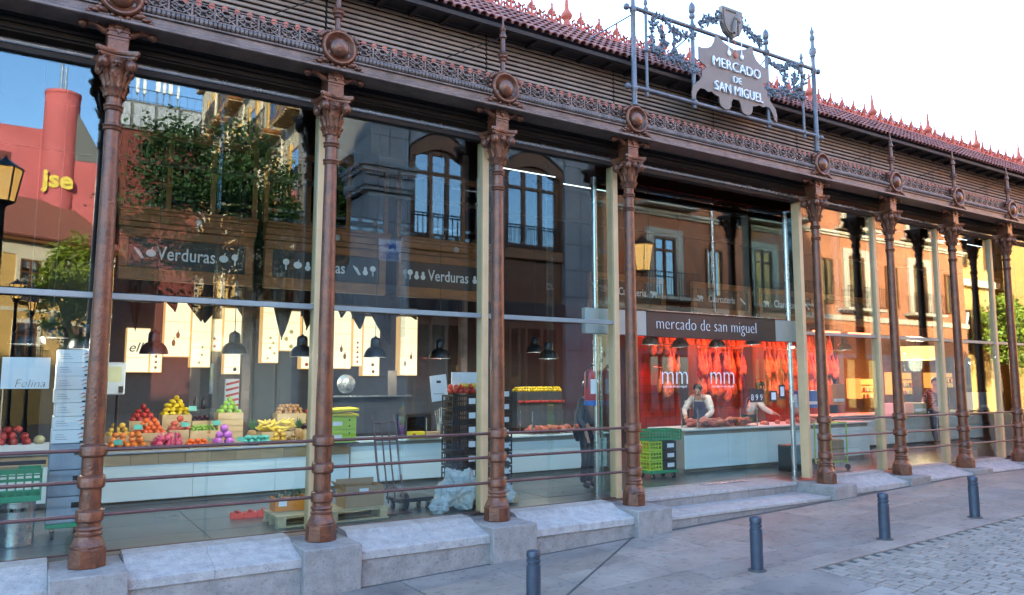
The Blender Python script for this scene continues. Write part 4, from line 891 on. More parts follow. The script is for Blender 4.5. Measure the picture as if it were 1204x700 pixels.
# plants of printed price tags
for X, Y, z in ((1.38, 3.83, 1.02), (2.0, 3.84, 1.04), (2.44, 3.83, 1.05), (2.15, 4.16, 1.26), (2.72, 3.49, .82), (1.1, 3.48, .84)):
    o = MB().obox((0, 0, .04), (.11, .006, .07), (R(-12), 0, 0)).build('price_card', 'f_teal', None, 0); o.location = (X, Y, z); WL[o.name] = (X, Y, z); tag(o, 'small teal price card stuck among the fruit', 'price card', 'teal price cards')
# --- scale
t = thing('weighing_scale', 'grey market scale with beige screen beside the leftmost column', 'scale', (1.02, 3.62, .75))
MB().box(.84, 1.16, 3.60, 3.74, 1.52, 1.97, .015).build('display_head', 'scale_grey', t, 0); MB().box(.90, 1.11, 3.592, 3.601, 1.70, 1.91).build('screen', 'screen_beige', t, 0); MB().box(1.08, 1.14, 3.592, 3.6, 1.55, 1.64).build('keypad', 'signboard', t, 0)
for X in (.93, 1.08): MB().cyl((X, 3.68, .78), (X, 3.68, 1.52), .02, n=10).build('column_leg', 'black_metal', t)
MB().box(.82, 1.2, 3.52, 3.86, .755, .80, .008).build('weighing_plate', 'steel', t, 0)
# --- wall things behind the fruit
def bottle(X, Y, Z, h, m, l):
    t = MB().lathe([(.036, 0), (.038, .01), (.038, h*.6), (.03, h*.7), (.013, h*.8), (.013, h*.97), (.016, h)], (X, Y, Z), 14).build('bottle', m, None, 45, (X, Y, Z)); t.location = (X, Y, Z); tag(t, l, 'bottle'); return t
tag(MB().box(4.4, 6.3, 5.28, 5.6, 1.42, 1.45).build('wall_shelf', 'steel', None, 0), 'thin steel shelf on the grey wall behind the hand truck', 'shelf')
bottle(4.45, 5.45, 1.452, .34, 'signboard', 'dark bottle with pale label on the shelf right of the second column')
bottle(2.32, 4.9, 1.27, .2, 'signboard', 'small dark jar on the shelf behind the lemons'); bottle(2.44, 4.9, 1.27, .2, 'signboard', 'second small dark jar behind the grapes')
tag(MB().box(2.16, 2.6, 4.75, 5.05, .9, 1.268).build('jar_stand', 'concrete', None, 0), 'grey block carrying the small dark jars behind the plums', 'stand')
o = MB().lathe([(.02, .02), (.07, .03), (.12, .02), (.17, .012), (.18, 0), (.175, .03), (.1, .05), (.02, .05)], (5.0, 5.4, 1.66), 24, 'y').build('round_dish', 'steel', None, 45); tag(o, 'round metal dish standing on the wall shelf', 'dish')
o = MB().obox((0, 0, 0), (.30, .006, .42), (0, R(-7), 0)).build('notice_paper', 'paper', None, 0); o.location = (5.72, 3.0, 1.60); tag(o, 'tilted white notice sheet hanging before the grey wall', 'notice')
obj('printed_line', MB().box(-.1, .1, -.006, -.004, -.10, -.092).mesh('printed_line', 'sticker_dark', 0), o); obj('printed_mark', MB().box(-.05, .03, -.006, -.004, .08, .12).mesh('printed_mark', 'sticker_dark', 0), o)
o = MB().box(4.95, 5.1, 3.3, 3.305, 1.48, 1.88).build('hanging_card', 'board_grey', None, 0); tag(o, 'narrow grey card hanging under the fourth pendant lamp', 'card')
o = MB().box(.86, 1.02, 5.3, 5.31, 1.3, 1.62).build('red_poster', 'red_gloss', None, 0); tag(o, 'small red poster with white lines behind the scale', 'poster')
obj('poster_print', MB().box(.89, .99, 5.292, 5.299, 1.36, 1.4).mesh('poster_print', 'letter_white', 0), o); obj('poster_print', MB().box(.89, .99, 5.292, 5.299, 1.46, 1.54).mesh('poster_print', 'letter_white', 0), o)
o = MB().box(2.9, 3.15, 5.55, 5.61, 1.2, 1.75).build('flag_poster', 'paper', None, 0); tag(o, 'red and white striped poster beside the green apples', 'poster')
for k in range(5): obj('stripe', MB().obox((3.02, 5.546, 1.28+k*.1), (.22, .004, .04), (0, R(-14), 0)).mesh('stripe', 'red_gloss', 0), o)
# --- yellow-green boxes, scale, tools on the second counter
def crate(name, label, x0, x1, y0, y1, z0, z1, m, group=None, slots=3, cat='crate'):
    t = thing(name, label, cat, ((x0+x1)/2, (y0+y1)/2, z0), 0, group); w = .014
    MB().box(x0+w, x1-w, y0+w, y1-w, z0, z0+.012).build('bottom', m, t, 0)
    h = z1-z0
    for (a, b, c_, d_, nm) in ((x0, x1, y0, y0+w, 'front'), (x0, x1, y1-w, y1, 'back'), (x0, x0+w, y0+w+.0005, y1-w-.0005, 'side'), (x1-w, x1, y0+w+.0005, y1-w-.0005, 'side')):
        if slots == 0: MB().box(a, b, c_, d_, z0, z1, .003).build(nm+'_wall', m, t, 0); continue
        b_ = MB(); b_.box(a, b, c_, d_, z0+h*.86, z1); b_.box(a, b, c_, d_, z0, z0+h*.16)
        for q in range(1, slots): b_.box(a, b, c_+.001, d_-.001, z0+h*(.16+.7*q/slots)-.008, z0+h*(.16+.7*q/slots)+.008)
        L_ = (b-a) if nm in ('front', 'back') else (d_-c_); n = max(2, int(L_/.07))
        for q in range(n+1):
            p = q/n*(L_-.016)
            if nm in ('front', 'back'): b_.box(a+p, a+p+.016, c_+.002, d_-.002, z0+h*.16, z0+h*.86)
            else: b_.box(a+.002, b-.002, c_+p, c_+p+.016, z0+h*.16, z0+h*.86)
        b_.build(nm+'_lattice', m, t, 0)
    return t
for k in range(2):
    t = crate('produce_box', ('lower' if k == 0 else 'upper')+' lime green produce box right of the second column', 3.93, 4.38, 3.18, 3.46, .77+k*.2, .965+k*.2, 'lime_plastic', 'lime green boxes', 0, 'box')
    for X in (4.27,):
        for z in (.05, .14): MB().cyl((X, 3.178, .77+k*.2+z), (X, 3.181, .77+k*.2+z), .014, n=10).build('hole', 'signboard', t)
    MB().box(4.0, 4.15, 3.176, 3.179, .83+k*.2, .89+k*.2).build('sticker', 'letter_white', t, 0)
for k in range(2): tag(MB().obox((4.15, 3.32, 1.20+k*.07), (.52, .34, .035), (R(3), R(2*(-1)**k), .03*k)).build('yellow_tray', 'yellow_plastic', None, 0), ('lower' if k == 0 else 'upper')+' yellow plastic tray lying on the lime green boxes', 'tray', 'yellow trays')
t = MB().box(3.9, 4.42, 3.16, 3.5, .755, .768).build('box_board', 'black_plastic', None, 0); tag(t, 'thin black board under the lime green boxes', 'board')
t = thing('small_oven', 'dark table-top appliance on the counter behind the third bay', 'appliance', (6.0, 3.9, .75)); MB().box(5.5, 6.0, 3.8, 4.2, .755, 1.15, .02).build('body', 'black_metal', t, 0); MB().box(5.53, 5.85, 3.79, 3.8, .82, 1.1).build('window', 'window_dark', t, 0); MB().cyl((5.88, 3.78, .85), (5.88, 3.78, 1.08), .012, n=8).build('handle', 'steel', t)
t = thing('utensil_pot', 'steel pot of utensils beside the dark appliance', 'pot', (6.12, 3.75, .75)); MB().lathe([(.07, .755), (.075, .76), (.08, .98), (.085, .985)], (6.12, 3.75, 0), 18).build('pot', 'steel', t)
for k in range(5): MB().tube([(6.12+.02*k-.04, 3.75, .9), (6.12+.05*k-.1, 3.75+.01*k, 1.2+.02*k)], .006, 5).build('utensil', 'steel', t)
t = MB().box(5.45, 5.72, 3.5, 3.64, .755, .87, .004).build('yellow_pack', 'yellow_plastic', None, 0); tag(t, 'yellow packet lying on the counter edge left of the black crates', 'packet'); obj('label_disc', MB().cyl((5.52, 3.498, .81), (5.52, 3.496, .81), .035, n=14).mesh('label_disc', 'ink_brown', 0), t)
t = MB().box(5.74, 6.0, 3.5, 3.64, .755, .86, .004).build('wooden_pack', 'carton', None, 0); tag(t, 'brown packet beside the yellow one on the counter edge', 'packet')
# --- floor goods behind the glass, second and third bays
t = thing('pallet', 'pale wooden pallet on the floor behind the second column', 'pallet', (3.3, 1.15, 0))
for k in range(6): MB().box(2.55, 3.95, .86+k*.105, .95+k*.105, .118, .138, .002).build('deck_board', 'pallet_wood', t, 0)
for X in (2.56, 3.19, 3.83):
    MB().box(X, X+.1, .86, 1.475, .096, .1175, .002).build('stringer', 'pallet_wood', t, 0)
    for Y in (.86, 1.12, 1.38): MB().box(X, X+.1, Y, Y+.095, .02, .0955, .003).build('block', 'pallet_wood', t, 0)
for Y in (.86, 1.12, 1.38): MB().box(2.55, 3.95, Y, Y+.095, .003, .0195, .002).build('bottom_board', 'pallet_wood', t, 0)
t = thing('cardboard_box', 'open brown cardboard box on the pallet', 'box', (3.66, 1.2, .14))
x0, x1, y0, y1, z0, z1 = 3.42, 3.93, .98, 1.34, .1385, .40
for a, b, c_, d_, n_ in ((x0, x1, y0, y0+.006, 'front_wall'), (x0, x1, y1-.006, y1, 'back_wall'), (x0, x0+.006, y0+.0065, y1-.0065, 'side_wall'), (x1-.006, x1, y0+.0065, y1-.0065, 'side_wall')): MB().box(a, b, c_, d_, z0, z1 if n_ != 'back_wall' else z1+.06).build(n_, 'carton', t, 0)
MB().box(x0+.007, x1-.007, y0+.007, y1-.007, z0, z0+.006).build('bottom', 'carton', t, 0); MB().obox((3.41, 1.16, .37), (.006, .34, .2), (0, R(-38), 0)).build('flap', 'carton', t, 0); MB().box(3.6, 3.72, .976, .979, .33, .37).build('paper_label', 'paper', t, 0)
t = crate('fruit_carton', 'orange cardboard fruit carton with green leaves on the pallet', 2.62, 3.02, 1.2, 1.45, .1385, .30, 'orange_card', None, 0, 'carton')
b = MB(); 
for k in range(60): p = Vector((rg.uniform(2.64, 3.0), rg.uniform(1.22, 1.43), rg.uniform(.27, .34))); a = rg.uniform(0, 6); b.add([p, p+Vector((.04*math.cos(a), .04*math.sin(a), .03)), p+Vector((-.03*math.sin(a), .03*math.cos(a), .02))], [(0, 1, 2)])
tag(b.build('leafy_greens', 'f_leaf', t, 0), kind='stuff'); MB().box(2.66, 2.76, 1.197, 1.199, .2, .27).build('paper_label', 'paper', t, 0)
for k in range(3):
    t = crate('strawberry_box', ['left', 'middle', 'right'][k]+' small red fruit box on the floor in front of the counter', 2.25+k*.16, 2.39+k*.16, 1.75, 1.9, .004, .07, 'ink_red', 'small red fruit boxes on the floor', 0, 'box')
    pile('tomato', 2.26+k*.16, 2.38+k*.16, 1.76, 1.89, .03, .022, 2, 'small red fruit in the floor boxes')
t = thing('hand_truck', 'brown tubular hand truck leaning behind the second column', 'hand truck', (4.15, 1.35, 0))
for X in (3.98, 4.3): MB().tube([(X, 1.18, .12), (X, 1.35, .6), (X, 1.5, 1.15), (X, 1.56, 1.25)], .016, 8).build('upright', 'rail_iron', t)
for s_ in (4.09, 4.19): MB().tube([(s_, 1.2, .12), (s_, 1.36, .62), (s_, 1.5, 1.15)], .012, 8).build('inner_bar', 'rail_iron', t)
for z, Y in ((.3, 1.24), (.62, 1.355), (.92, 1.44), (1.15, 1.5)): MB().cyl((3.98, Y, z), (4.3, Y, z), .012, n=8).build('cross_bar', 'rail_iron', t)
MB().box(3.95, 4.33, .98, 1.2, .012, .022).build('toe_plate', 'rail_iron', t, 0)
for X in (3.93, 4.35): w_ = MB().cyl((X-.025, 1.28, .12), (X+.025, 1.28, .12), .115, n=20).build('wheel', 'rubber', t); MB().cyl((X-.027, 1.28, .12), (X+.027, 1.28, .12), .05, n=14).build('hub', 'steel', w_)
def dolly(name, label, x0, x1, y0, y1, m, zt=.17):
    t = thing(name, label, 'dolly', ((x0+x1)/2, (y0+y1)/2, 0)); MB().box(x0, x1, y0, y1, zt-.05, zt, .008).build('platform', m, t, 0)
    for X in (x0+.07, x1-.07):
        for Y in (y0+.06, y1-.06):
            c_ = MB(); c_.box(X-.025, X+.025, Y-.02, Y+.02, zt-.075, zt-.0505); c_.box(X-.022, X-.017, Y-.03, Y+.02, .04, zt-.075); c_.box(X+.017, X+.022, Y-.03, Y+.02, .04, zt-.075); c_ = c_.build('caster', 'steel', t, 0)
            MB().cyl((X-.016, Y-.012, .05), (X+.016, Y-.012, .05), .048, n=16).build('wheel', 'rubber', c_)
    return t
dolly('platform_dolly', 'black low dolly with casters beside the plastic sacks', 4.20, 4.72, 1.14, 1.55, 'black_metal')
# plastic sacks: crumpled shells
import mathutils.noise as mn
def sack(c_, sx, sy, sz, seed, label):
    b = MB(); b.ball((0, 0, 0), 1, 46, 32); vs = []
    for x, y, z in b.v:
        p = Vector((x, y, z)); n_ = mn.noise(p*1.6+Vector((seed, 0, 0)))*.4+(.5-abs(mn.noise(p*2.7+Vector((0, seed, 0)))))*.42+(.5-abs(mn.noise(p*6+Vector((0, seed, 3)))))*.2-.2
        q = p*(1-.2+n_); zz = max(-.82, q.z); vs.append((q.x*sx, q.y*sy, (zz+.82)*sz*.55))
    b.v = vs; me = b.mesh('plastic_sack', 'wrap', 14); o = obj('plastic_sack', me, None, c_); tag(o, label, 'plastic sack', 'clear plastic sacks on the floor'); return o
MT['wrap'].node_tree.nodes['Principled BSDF'].inputs['Alpha'].default_value = .62
sack((4.95, .86, .004), .34, .22, .62, 2, 'large crumpled clear plastic sack left of the third column'); sack((5.55, .80, .004), .26, .19, .42, 9, 'smaller crumpled clear plastic sack right of the third column'); sack((4.62, .80, .004), .15, .14, .2, 5, 'low clear plastic scrap at the foot of the large sack')
b = MB(); t = thing('small_pallet', 'small pallet end showing behind the plastic sacks', 'pallet', (5.7, 1.15, 0))
for k in range(5): MB().box(4.75, 5.95, .95+k*.1, 1.04+k*.1, .10, .12, .002).build('deck_board', 'pallet_wood', t, 0)
for X in (4.75, 5.3, 5.85): MB().box(X, X+.1, .95, 1.44, .01, .0995, .002).build('block', 'pallet_wood', t, 0)
# black crates, two stacks
def crates(x0, y0, n, w, dpt, h, words, m='black_plastic', z=.01, group='stacked black crates', fill=None):
    for k in range(n):
        t = crate('produce_crate', words+', '+('bottom one' if k == 0 else 'top one' if k == n-1 else ['second', 'third', 'fourth', 'fifth', 'sixth', 'seventh', 'eighth', 'ninth'][k-1]+' from the floor'), x0, x0+w, y0, y0+dpt, z+k*h, z+(k+1)*h-.012, m, group, 2)
        MB().box(x0+w*.6, x0+w*.85, y0-.004, y0-.0005, z+k*h+h*.3, z+k*h+h*.7).build('paper_label', 'paper', t, 0)
        if fill: pile(fill, x0+.03, x0+w-.03, y0+.03, y0+dpt-.03, z+k*h+.07, .045, 1, 'fruit inside the black crates of the '+words)
crates(5.42, 1.95, 7, .46, .36, .215, 'black slotted crate in the stack left of the third column')
crates(6.12, 2.05, 8, .42, .36, .20, 'black slotted crate in the stack right of the third column')
pile('tomato', 5.45, 5.86, 1.98, 2.28, 1.52, .04, 2, 'red pepper heaped on the left black crate stack'); pile('mango', 5.66, 5.88, 1.98, 2.25, 1.60, .04, 1, 'yellow fruit heaped on the left black crate stack')
o = MB().box(5.6, 6.05, 2.32, 2.35, 1.58, 1.85).build('backing_card', 'paper', None, 0); tag(o, 'pale card standing behind the heap on the black crates', 'card')
# grey crates and white boxes on the green dolly at the left
dolly('green_dolly', 'green dolly with casters under the grey crates at the left', .26, .64, 1.5, 2.0, 'green_plastic')
for k in range(3):
    crate('grey_crate', ['bottom', 'middle', 'top'][k]+' grey plastic crate on the green dolly', .26, .64, 1.52, 1.98, .175+k*.285, .45+k*.285, 'grey_plastic', 'grey crates on the green dolly', 0)
    t = [o for o in bpy.data.objects if o.name.startswith('grey_crate')][-1]
    for q in range(5): MB().box(.29+q*.035, .305+q*.035, 1.512, 1.5195, .2+k*.285, .41+k*.285).build('rib', 'grey_plastic', t, 0)
    MB().box(.49, .61, 1.513, 1.5195, .33+k*.285, .39+k*.285).build('hand_hole', 'signboard', t, 0); MB().box(.48, .62, 1.508, 1.5125, .39+k*.285, .42+k*.285).build('hand_rim', 'grey_plastic', t, 0)
for k in range(7):
    z = 1.03+k*.147; dx = rg.uniform(-.012, .012)
    t = thing('white_box', 'printed white cardboard box, '+['bottom', 'second from the bottom', 'third from the bottom', 'fourth from the bottom', 'fifth from the bottom', 'sixth from the bottom', 'top'][k]+' of the stack at the left', 'box', (.45, 1.7, z), 0, 'stacked white boxes')
    bx = MB().box(.27+dx, .63+dx, 1.52, 1.96, z, z+.143, .003).build('carton', 'paper', t, 0)
    MB().tube([(.52+dx, 1.517, z+.05), (.56+dx, 1.517, z+.065), (.59+dx, 1.517, z+.095)], [.002, .008, .002], 6).build('red_swoosh', 'orange_card', t); MB().tube([(.51+dx, 1.517, z+.09), (.55+dx, 1.517, z+.105), (.58+dx, 1.517, z+.10)], [.002, .006, .002], 6).build('red_swoosh', 'f_tomato', t)
    for q in range(3): MB().box(.30+dx, .42+dx-.02*q, 1.5165, 1.5195, z+.04+.025*q, z+.046+.025*q).build('printed_line', 'grey_plastic', t, 0)
    MB().box(.54+dx, .62+dx, 1.5165, 1.5195, z+.002, z+.022).build('hand_hole', 'signboard', t, 0)
# green crate on steel bin, sign paper
t = thing('steel_bin', 'round brushed steel bin under the green crate at the left edge', 'bin', (.0, 1.42, 0)); b = MB().lathe([(.155, .004), (.16, .01), (.16, .44), (.165, .445), (.165, .46), (.15, .46)], (0, 1.42, 0), 28); b.build('drum', 'steel', t)
for q in range(8): MB().box(-.09+q*.022, -.082+q*.022, 1.245, 1.262, .36, .40).build('vent_slot', 'signboard', t, 0)
crate('green_crate', 'green slotted plastic crate on the steel bin at the left edge', -.34, .20, 1.2, 1.62, .475, .80, 'green_plastic', None, 4)
crate('green_crate_low', 'folded lower green crate directly on the steel bin', -.3, .16, 1.22, 1.6, .462, .474, 'green_plastic', None, 0)
o = MB().box(-.3, -.02, 1.25, 1.5, .802, .83).build('carton_flap', 'carton', None, 0); tag(o, 'brown carton piece on the green crate at the left edge', 'carton')
o = MB().box(-.22, .20, 1.02, 1.026, 1.63, 1.95).build('paper_sign', 'paper', None, 0); tag(o, 'pale sheet handwritten Felina standing near the left edge', 'paper sign'); obj('lettering', text_mesh('Felina', .12, 'ink_black', .001, 1, -.003, 1, .2), o, (.03, 1.016, 1.68), FACE)
o = thing('sign_stand', 'thin stand holding the handwritten sheet at the left edge', 'stand', (0, 1.06, 0)); MB().tube([(-.2, 1.05, .9), (-.2, 1.05, 1.95)], .008, 6).build('rod', 'steel', o); MB().box(-.26, .22, 1.04, 1.08, .86, .9).build('base', 'black_metal', o, 0)
# fire extinguisher on the steel post
t = thing('fire_extinguisher', 'red fire extinguisher with blue base hanging on the left steel door post', 'fire extinguisher', (7.2, .9, 1.34))
MB().lathe([(.08, 1.42), (.085, 1.43), (.085, 1.80), (.07, 1.85), (.03, 1.875), (.03, 1.9)], (7.2, .9, 0), 20).build('cylinder', 'red_gloss', t); MB().lathe([(.09, 1.345), (.092, 1.35), (.09, 1.418)], (7.2, .9, 0), 20).build('base_ring', 'blue_gloss', t)
MB().box(7.15, 7.25, .812, .818, 1.52, 1.74).build('instruction_label', 'letter_white', t, 0); MB().tube([(7.2, .9, 1.9), (7.2, .85, 1.95), (7.2, .78, 1.95)], .014, 6).build('lever', 'black_metal', t); MB().tube([(7.2, .85, 1.93), (7.1, .84, 1.88), (7.09, .84, 1.6)], .011, 6).build('hose', 'rubber', t)
# green crates by the entrance
dolly('crate_dolly', 'green dolly under the mixed crates inside the entrance', 9.28, 9.92, 1.85, 2.25, 'green_plastic', .15)
for k in range(3):
    crate('lime_crate', ['bottom', 'middle', 'top'][k]+' lime green crate inside the entrance, beside the column', 9.28, 9.56, 1.87, 2.23, .155+k*.17, .315+k*.17, 'lime_plastic', 'lime crates inside the entrance', 2)
    t = crate('black_crate', ['bottom', 'middle', 'top'][k]+' black labelled crate inside the entrance', 9.575, 9.9, 1.87, 2.23, .155+k*.17, .315+k*.17, 'black_plastic', 'black crates inside the entrance', 0); MB().box(9.68, 9.84, 1.866, 1.8695, .2+k*.17, .27+k*.17).build('paper_label', 'paper', t, 0)
crate('top_green_crate', 'dark green crate lying on top of the crates inside the entrance', 9.3, 10.02, 1.85, 2.25, .67, .86, 'green_plastic', None, 3)
# glass cases with trays on the meat counters
def case(x0, x1, y0, y1, z0, z1, label):
    t = thing('display_case', label, 'display case', ((x0+x1)/2, (y0+y1)/2, z0))
    for X in (x0, x1-.02): 
        for Y in (y0, y1-.02): MB().box(X, X+.02, Y, Y+.02, z0, z1).build('corner_post', 'steel', t, 0)
    MB().box(x0, x1, y0, y1, z1+.001, z1+.014).build('top_glass', 'clear_case', t, 0); MB().box(x0+.021, x1-.021, y0+.004, y0+.01, z0+.02, z1-.005).build('front_glass', 'clear_case', t, 0); MB().box(x0, x1, y0, y1, z0-.015, z0-.001).build('tray', 'steel', t, 0)
case(7.9, 8.9, 3.52, 3.95, .745, 1.16, 'glass display case over the pink meat beside the fire extinguisher'); case(10.9, 12.6, 2.3, 2.75, .83, 1.18, 'glass display case on the butcher counter below the left door logo')
def chunks(n, x0, x1, y0, y1, z0, z1, label, m='meat', sz=(.035, .07)):
    for k in range(n):
        r_ = rg.uniform(*sz); o = obj('meat_cut', CH[k % 4], None, (rg.uniform(x0, x1), rg.uniform(y0, y1), rg.uniform(z0, z1)), (rg.uniform(-.4, .4), rg.uniform(-.4, .4), rg.uniform(0, 6)), (r_*1.4, r_, r_*.8)); tag(o, label, 'meat', 'the '+label)
CH = []
for s_ in range(4):
    b = MB().ball((0, 0, 0), 1, 12, 8); b.v = [tuple(Vector(p)*(1+.35*mn.noise(Vector(p)*1.7+Vector((s_*5, 0, 0))))) for p in b.v]; CH.append(b.mesh('meat_cut', 'meat', 60))
chunks(60, 7.95, 9.3, 3.5, 3.9, .78, .86, 'pink cut of meat on the counter beside the fire extinguisher'); chunks(70, 10.95, 12.55, 2.33, 2.7, .86, .95, 'red cut of meat in the butcher display case')
chunks(14, 13.0, 15.6, 2.35, 2.7, .83, .86, 'sausage piece on the right butcher counter', 'meat', (.04, .08))
o = MB().box(8.2, 9.3, 4.5, 4.9, .8, 1.5).build('fruit_shelf', 'concrete', None, 0); tag(o, 'dark shelf of yellow fruit deep inside beside the black crates', 'shelf')
pile('lemon', 8.2, 9.3, 4.48, 4.7, 1.5, .03, 2, 'small yellow fruit on the deep shelf'); pile('apple_red', 8.2, 9.3, 4.38, 4.48, 1.28, .028, 1, 'small red fruit on the deep shelf')
# --- butcher stall: red wall, hams, red lamps
mat('red_tile', (.42, .035, .025), (.30, .025, .02), 3, .3, rnd=.15)
bw = MB().box(12.6, 20.6, 6.3, 6.4, 0, 3.3).build('butcher_wall', 'joint', None, 0); tag(bw, 'red tiled back wall of the butcher stall', 'wall')
tag(MB().box(7.3, 12.55, 6.3, 6.4, 0, 3.6).build('dark_stall_wall', 'dark_wood', None, 0), 'dark back wall behind the meat trays left of the entrance', 'wall')
tm2 = MB().box(-.095, .095, 0, .012, -.095, .095, .003).mesh('wall_tile', 'red_tile', 0)
n = 0; done = set()
for i in range(40):
    for j in range(16):
        if n < 300 and j > 5 or (i > 28 and n < 300): obj('wall_tile', tm2, bw, (12.7+i*.2-.0, 6.287, .1+j*.2)); n += 1; done.add((12.7+i*.2, j))
tl = MB()
for i in range(40):
    for j in range(16):
        if not (12.7+i*.2, j) in done: tl.box(12.605+i*.2, 12.795+i*.2, 6.287, 6.299, .005+j*.2, .195+j*.2)
tag(tl.build('wall_tile_field', 'red_tile', bw, 0), kind='stuff')
ham = MB().lathe([(.012, .0), (.02, -.05), (.03, -.12), (.06, -.22), (.1, -.36), (.115, -.46), (.1, -.56), (.06, -.63), (.01, -.65)], n=12); ham.v = [(x*1.0, y*.6, z) for x, y, z in ham.v]
hm = ham.mesh('joint_of_meat', 'ham', 50); hk = MB().tube([(0, 0, 0), (0, 0, .05), (.015, 0, .07), (0, 0, .09)], .004, 5).mesh('hook', 'steel', 50)
for row, (Y, z, x0, x1, n) in enumerate(((5.55, 2.98, 12.8, 19.8, 44), (5.3, 2.5, 13.0, 19.7, 42), (5.45, 1.95, 12.9, 19.6, 40))):
    for k in range(n):
        X = x0+(x1-x0)*(k+.5)/n+rg.uniform(-.05, .05)
        if 18.0 < X < 18.3: continue
        t = thing('hanging_ham', ['cured ham hanging in the top row of the butcher stall', 'cured ham hanging in the middle row of the butcher stall', 'cured ham hanging in the lower row of the butcher stall'][row], 'ham', (X, Y, z+rg.uniform(-.06, .06)), rg.uniform(-1, 1), ['hams in the top row', 'hams in the middle row', 'hams in the lower row'][row])
        obj('joint_of_meat', hm, t, (0, 0, 0), (rg.uniform(-.1, .1), rg.uniform(-.12, .12), 0), [rg.uniform(.8, 1.1)]*3); obj('hook', hk, t)
for Y, z, x0, x1, l in ((5.55, 3.05, 12.6, 20.0, 'steel rail carrying the top row of hams'), (5.45, 2.05, 12.7, 19.8, 'steel rail carrying the lower row of hams'), (5.3, 2.6, 12.8, 19.9, 'steel rail carrying the middle row of hams')):
    o = MB().cyl((x0, Y, z), (x1, Y, z), .015, n=8).build('hanging_rail', 'steel', None); tag(o, l, 'rail')
mat('red_tube', (.9, .2, .1), None, 3, .4, em=(1, .10, .04), es=1.5)
for i, X in enumerate((13.3, 14.8, 16.3, 17.8, 19.3)):
    t = thing('red_strip_lamp', 'red glowing strip lamp over the butcher stall, '+['first', 'second', 'third', 'fourth', 'fifth'][i]+' from the left', 'lamp', (X, 4.3, 3.0), 0, 'red strip lamps of the butcher stall')
    MB().box(X-.6, X+.6, 4.22, 4.38, 3.04, 3.09).build('housing', 'black_metal', t, 0); MB().cyl((X-.56, 4.3, 3.015), (X+.56, 4.3, 3.015), .02, n=8).build('tube', 'red_tube', t)
    ld = bpy.data.lights.new('tube_light', 'AREA'); ld.shape = 'RECTANGLE'; ld.size = 1.1; ld.size_y = .1; ld.energy = 8.5; ld.color = (1, .06, .014)
    lo_ = bpy.data.objects.new('tube_light', ld); C.objects.link(lo_); lo_.parent = t; lo_.location = (0, 0, -.02); lo_.rotation_euler = (R(18), 0, 0)
for k, (X, w) in enumerate(((13.4, .30), (15.7, .45))):
    o = MB().box(X, X+w, 5.0, 5.3, 0, 2.6, .01).build('butcher_pillar', 'concrete', None, 0); tag(o, 'dark pillar in the butcher stall behind the '+['left', 'right'][k]+' door logo', 'pillar')
# --- far right stalls: warm lit shelves, drum lamp, trolley
tag(MB().box(20.7, 28, 6.0, 6.1, 0, 3.5).build('far_stall_wall', 'stall_wood', None, 0), 'brown back wall of the far right stalls', 'wall')
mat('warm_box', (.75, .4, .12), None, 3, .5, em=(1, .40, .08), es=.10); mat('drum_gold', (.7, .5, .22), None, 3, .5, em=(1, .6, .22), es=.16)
for k, (X, z, w, h) in enumerate(((21.0, 1.2, .8, .6), (23.0, 1.3, .7, .7), (25.2, 1.5, .9, .5))):
    o = MB().box(X, X+w, 5.5, 5.98, z, z+h, .01).build('lit_cabinet', 'warm_box', None, 0); tag(o, 'orange lit cabinet in the far right stall, '+['left', 'middle', 'right'][k]+' one', 'cabinet', 'orange lit cabinets')
    for q in range(4): obj('shelf_bar', MB().box(X-.01, X+w+.01, 5.47, 5.498, z+h*q/3-.015, z+h*q/3+.015).mesh('shelf_bar', 'stall_wood', 0), o)
    for q in range(10): obj('jar', MB().lathe([(.03, 0), (.034, .01), (.034, .1), (.02, .12)], (X+.06+(q % 5)*(w-.12)/4, 5.44, z+h*(q//5)/3+.016), 8).mesh('jar', ['ink_brown', 'ink_red', 'paper', 'f_olive' if False else 'ink_olive'][q % 4], 40), o)
t = thing('drum_lamp', 'broad golden drum lamp hanging at the right', 'lamp', (21.4, 4.0, 2.3)); MB().lathe([(.62, 2.32), (.63, 2.33), (.63, 2.68), (.62, 2.69)], (21.4, 4, 0), 28).build('shade', 'drum_gold', t); MB().cyl((21.4, 4, 2.7), (21.4, 4, 5.5), .012, n=6).build('cord', 'black_metal', t)
ld = bpy.data.lights.new('drum_light', 'POINT'); ld.energy = 14; ld.color = (1, .72, .4); ld.shadow_soft_size = .2; lo_ = bpy.data.objects.new('drum_light', ld); C.objects.link(lo_); lo_.parent = t; lo_.location = (0, 0, -.1)
mat('fluoro', (.9, .95, 1), None, 3, .4, em=(.9, .95, 1), es=.25)
for k, (X, Y) in enumerate(((19.2, 1.9), (19.6, 2.3), (21.0, 2.2), (6.6, 2.6), (8.2, 2.9))):
    o = MB().cyl((X, Y, 5.35), (X+1.2, Y, 5.35), .009, n=8).build('tube_lamp', 'fluoro', None); tag(o, 'white tube lamp under the roof, '+['front one at the far right', 'rear one at the far right', 'last one at the far right', 'left one above the black crates', 'one behind the entrance column'][k], 'lamp', 'white tube lamps')
o = thing('trolley', 'green wire trolley with brown carton right of the entrance', 'trolley', (13.35, 1.15, 0))
for X in (13.1, 13.6):
    for Y in (1.0, 1.35): MB().cyl((X, Y, .12), (X, Y, .92), .014, n=8).build('upright', 'lime_plastic', o); MB().cyl((X-.015, Y, .06), (X+.015, Y, .06), .055, n=14).build('wheel', 'rubber', o)
for z in (.16, .9): MB().box(13.1, 13.6, 1.0, 1.35, z, z+.02).build('shelf', 'lime_plastic', o, 0)
o = MB().box(13.14, 13.56, 1.03, 1.32, .182, .58, .006).build('trolley_carton', 'carton', None, 0); tag(o, 'brown carton on the green trolley', 'carton')
